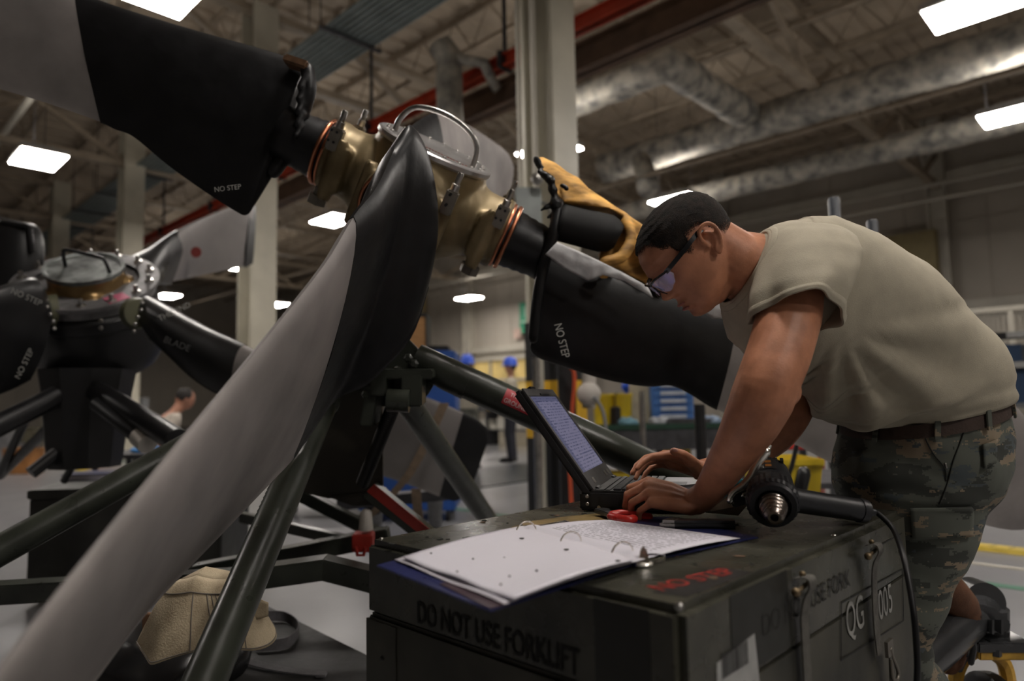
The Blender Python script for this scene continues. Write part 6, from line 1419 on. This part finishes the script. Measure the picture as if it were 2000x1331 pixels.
# orange pallet truck, yellow stripe, boxes behind the left stand
O = gp(175, 912, 0); t = thing('pallet_jack', 'orange triangular jack on the floor under the left propeller', 'jack', O); ORG = mat('orange_paint', (.62,.22,.02), .45)
q = MB(); q.prism([O+RT*-.25+ZZ*.05, O+RT*.42+ZZ*.05, O+RT*.42+ZZ*.10, O+RT*.15+ZZ*.12, O+RT*.02+ZZ*.40, O+RT*-.08+ZZ*.40], FW*.3); q.build('frame', ORG, t, smooth=False, bevel=.008)
for x in (-.2,.35): q = MB(); q.disc_stack(O+RT*x+ZZ*.05+FW*.1, FW, [(0,.05),(.06,.05)], 14); q.build('wheel', BLACKRUB, t)
q = MB(); g_ = gp(150, 918, 0); q.abox(-.9, .9, -.05, .05, .001, .012, U1, U2, ZZ, g_); tag(q.build('floor_stripe', mat('stripe_yellow', (.55,.42,.03), .5), smooth=False, org=g_), 'yellow painted floor strip by the orange jack', 'floor line')
for px, py, w_, h, z0_, col, lab in [(45,925,.22,.42,.0,(.30,.13,.04),'brown carton on the floor at the far left'), (60,905,.18,.30,.42,(.10,.09,.06),'olive bag on the brown carton at the far left'), (10,905,.16,.7,0,(.25,.25,.26),'grey bin at the left frame edge')]:
    p = gp(px, py, 0); q = MB(); q.abox(-w_, w_, -.2, .2, z0_, z0_+h, RT, V((0,1,0)), ZZ, p); q.abox(-w_*1.04, w_*1.04, -.21, .21, z0_+h-.04, z0_+h, RT, V((0,1,0)), ZZ, p); tag(q.build('storage_box', mat('box_%d' % px, col, .6, 0, .3, 4), smooth=False, bevel=.01, org=p+ZZ*z0_), lab, 'box')
# grey electrical cabinets beyond the left stand
p = gp(245, 875, 0)
for k, (x0, w_, h, lab) in enumerate([(-.9,.7,1.5,'left grey cabinet behind the black stand'), (-.15,.55,1.35,'right grey cabinet behind the black stand')]):
    t = thing('grey_cabinet', lab, 'cabinet', p+RT*x0); q = MB(); q.abox(x0, x0+w_, 0, .4, 0, h, RT, V((0,1,0)), ZZ, p); q.build('carcass', mat('cabinet_grey', (.17,.175,.18), .5), t, smooth=False, bevel=.01)
    q = MB(); q.abox(x0+.03, x0+w_-.03, -.015, 0, .1, h-.05, RT, V((0,1,0)), ZZ, p); dd = q.build('door', mat('cabinet_grey', (.17,)*3), t, smooth=False)
    q = MB(); q.abox(x0+w_-.1, x0+w_-.07, -.03, -.015, h*.5, h*.5+.12, RT, V((0,1,0)), ZZ, p); q.build('handle', STEEL, dd, smooth=False)
    q = MB(); q.abox(x0+w_*.4, x0+w_*.6, -.02, -.015, h-.3, h-.18, RT, V((0,1,0)), ZZ, p); q.build('notice', mat('notice_pink', (.5,.36,.30)), dd, smooth=False)
t_ = MB(); p = gp(330, 1000, 0); pz = pt(300, 858, 5.2)
t = thing('steel_table', 'dark steel table with a blue rag behind the left blade', 'table', V((pz.x, pz.y, 0))); O = V((pz.x, pz.y, 0))
q = MB(); q.abox(-.35, .5, -.2, .3, pz.z-.13, pz.z-.10, RT, V((0,1,0)), ZZ, O); q.build('table_top', DARKST, t, smooth=False)
for x in (-.33,.45):
    for y in (-.17,.27): q = MB(); q.tube([O+RT*x+V((0,y,0)), O+RT*x+V((0,y,pz.z-.12))], .02, 8); q.build('leg', DARKST, t)
q = MB(); q.sphere(O+ZZ*(pz.z-.08)+RT*-.05, .05, 8, RT*.12, FW*.08, ZZ*.03); tag(q.build('blue_rag', mat('rag_blue', (.04,.2,.5), .7), org=O+ZZ*(pz.z-.08)), 'small bright blue rag on the steel table', 'cloth')
# clutter far behind by the men: shelves with coloured parts
random.seed(5)
c0 = gp(900, 868, 0)
t = thing('parts_shelf', 'low open shelf of small parts behind the helmeted men', 'shelf', c0)
for z in (.35, .8): q = MB(); q.abox(-1.2, 3.0, 0, .4, z, z+.03, U1*-1, U2, ZZ, c0); q.build('shelf', DARKST, t, smooth=False)
for x in (-1.2, .9, 2.95): q = MB(); q.abox(x, x+.05, 0, .4, 0, .85, U1*-1, U2, ZZ, c0); q.build('upright', DARKST, t, smooth=False)
cols = [((.5,.2,.08),'orange brown'), ((.5,.48,.42),'pale'), ((.08,.2,.35),'blue'), ((.3,.06,.04),'red'), ((.12,.12,.12),'dark'), ((.45,.32,.12),'tan')]
for z in (.38, .83):
    x = -1.1
    while x < 2.8:
        w_ = .12+.16*random.random(); ci = random.randrange(6); col, cn = cols[ci]; h = .12+.2*random.random()
        q = MB(); q.abox(x, x+w_, .05, .3, z+.002, z+h, U1*-1, U2, ZZ, c0); o = q.build('parts_box', mat('pb_%d' % ci, col, .6), smooth=False, bevel=.008, org=c0-U1*x+ZZ*z)
        tag(o, '%s parts box on the %s shelf behind the helmeted men' % (cn, 'upper' if z > .5 else 'lower'), 'box', '%s boxes, %s shelf' % (cn, 'upper' if z > .5 else 'lower')); x += w_+.05
# ================================================================= left front: mat topped table with canvas cover and straps
TZ = .26
tq = [gp(x, y, TZ) for x, y in ((500,1172),(760,1300),(700,1500),(60,1420),(180,1240))]
t = thing('low_platform', 'low black rubber topped platform in the bottom left corner', 'platform', V((gp(560,1260,TZ).x, gp(560,1260,TZ).y, 0)))
q = MB(); q.prism([p-ZZ*.02 for p in tq], ZZ*.02); q.build('rubber_top', mat('platform_rubber', (.020,.019,.019), .6, 0, .3, 10, .3, 60), t, smooth=False, bevel=.004)
q = MB(); cc = sum(tq, V((0,0,0)))/5; q.prism([lerp(p, cc, .05)-ZZ*.26 for p in tq], ZZ*.24); q.build('base', BLACKMET, t, smooth=False)
# black duffel-like helmet under the cover
p = gp(330, 1270, TZ+.10); gl_ = MB(); gl_.sphere(p-ZZ*.02, .2, 10, RT*.24, FW*.2, ZZ*.10)
gl_.sphere(p+RT*-.14-FW*.04, .1, 8, RT*.16, FW*.14, ZZ*.10)
pb_ = remesh(gl_, .012, 3, disp=lambda p: noise.noise(p*14)*.012).build('plastic_bag', mat('bag_black', (.012,.012,.013), .22, 0, .2, 8, .5, 14), org=p, ang=180); tag(pb_, 'glossy black plastic sack lying left of the canvas cover', 'bag')
CAN = mat('canvas', (.40,.32,.21), .85, 0, .12, 18, .5, 250, col2=(.46,.38,.26)); STI = mat('stitching', (.16,.14,.12), .8)
ch = 1.62
cvr = thing('canvas_cover', 'beige stitched canvas cover with a scalloped rim behind the front stand leg', 'cover', gp(400,1250,TZ))
def cvf(s, t_):     # s around, t down
    a_ = lerp(-2.7, .7, s); top_ = (405+8*s, 1108); R_ = lerp(.05, .135, t_**.6)
    c = pt(402, 1112, ch)+UP*0
    w_ = .012*sin(a_*5+1)*t_*t_
    lobe = (.02*cos(a_*3.2+.6))*max(0, t_-.6)*2.5
    return c+RT*(R_*1.05*cos(a_)*1.05+.0)+FW*(R_*sin(a_)*.9)-UP*(t_*.155+lobe+.02*(1-t_)*(abs(cos(a_))))+RT*w_+FW*.0
q = MB(); q.grid(cvf, 80, 24); q.grid(lambda s, t_: lerp(pt(402,1108,ch), cvf(s, 0), t_), 80, 3); q.build('canvas_shell', CAN, cvr, ang=180, solid=.003, recalc=False)
for tt in (.18, .96):
    q = MB(); q.tube([cvf(k/60, tt)+(cvf(k/60, tt)-pt(402,1170,ch)).normalized()*.003 for k in range(61)], .0014, 6); q.build('stitch_line', STI, cvr)
for ss in (.44,.47,.50,.53,.62,.35):
    q = MB(); q.tube([cvf(ss+.02*sin(k/10), .18+.78*k/14)+(cvf(ss, .5)-pt(402,1170,ch)).normalized()*.003 for k in range(15)], .0012, 6); q.build('stitch_line', STI, cvr)
q = MB(); q.grid(lambda s, t_: pt(lerp(278,330,s), lerp(1195,1248,t_)-14*s*t_+6*s, ch-.04+.02*s), 8, 8); q.build('leather_flap', mat('tan_leather', (.20,.10,.05), .6), cvr, solid=.003, recalc=False)
q = MB(); q.grid(lambda s, t_: pt(lerp(492,524,s), lerp(1178,1214,t_)-14*(1-s)*(1-t_)-10*s*t_, ch-.02), 6, 6); q.build('canvas_tab', CAN, cvr, solid=.003, recalc=False)
GST = mat('grey_webbing', (.16,.155,.165), .85, 0, .12, 60, .5, 200)
hn_ = thing('webbing_harness', 'grey webbing strap looped on the black platform by the canvas cover', 'strap', gp(520,1270,TZ))
def web(P_, w_=.022, up=None):
    C_ = smoothpath(P_, 7); R_ = []
    for i, c in enumerate(C_):
        d_ = (C_[min(i+1, len(C_)-1)]-C_[max(i-1, 0)]).normalized(); sd_ = (up or ZZ)
        sd_ = (sd_-d_*sd_.dot(d_)).normalized(); nn = d_.cross(sd_)*.0016; R_.append([c+sd_*w_/2+nn, c-sd_*w_/2+nn, c-sd_*w_/2-nn, c+sd_*w_/2-nn])
    q = MB(); q.rings(R_); return q.build('strap', GST, hn_, ang=40)
web([gp(500,1262,TZ+.02), gp(560,1256,TZ+.02), gp(583,1228,TZ+.02), gp(555,1205,TZ+.02), gp(500,1205,TZ+.03)], .035)
web([gp(470,1288,TZ+.012), gp(520,1302,TZ+.01), gp(580,1312,TZ+.008), gp(632,1316,TZ+.006)], .03, up=FW)
web([gp(350,1262,TZ+.06), gp(330,1300,TZ+.04), gp(310,1350,TZ+.02)], .06, up=RT)
web([gp(320,1240,TZ+.05), gp(335,1262,TZ+.02), gp(420,1270,TZ+.02)], .05)
q = MB(); q.box(gp(628,1318,TZ+.01), RT*.014, FW*.012, ZZ*.004); q.build('strap_end', GST, hn_, smooth=False, bevel=.001)
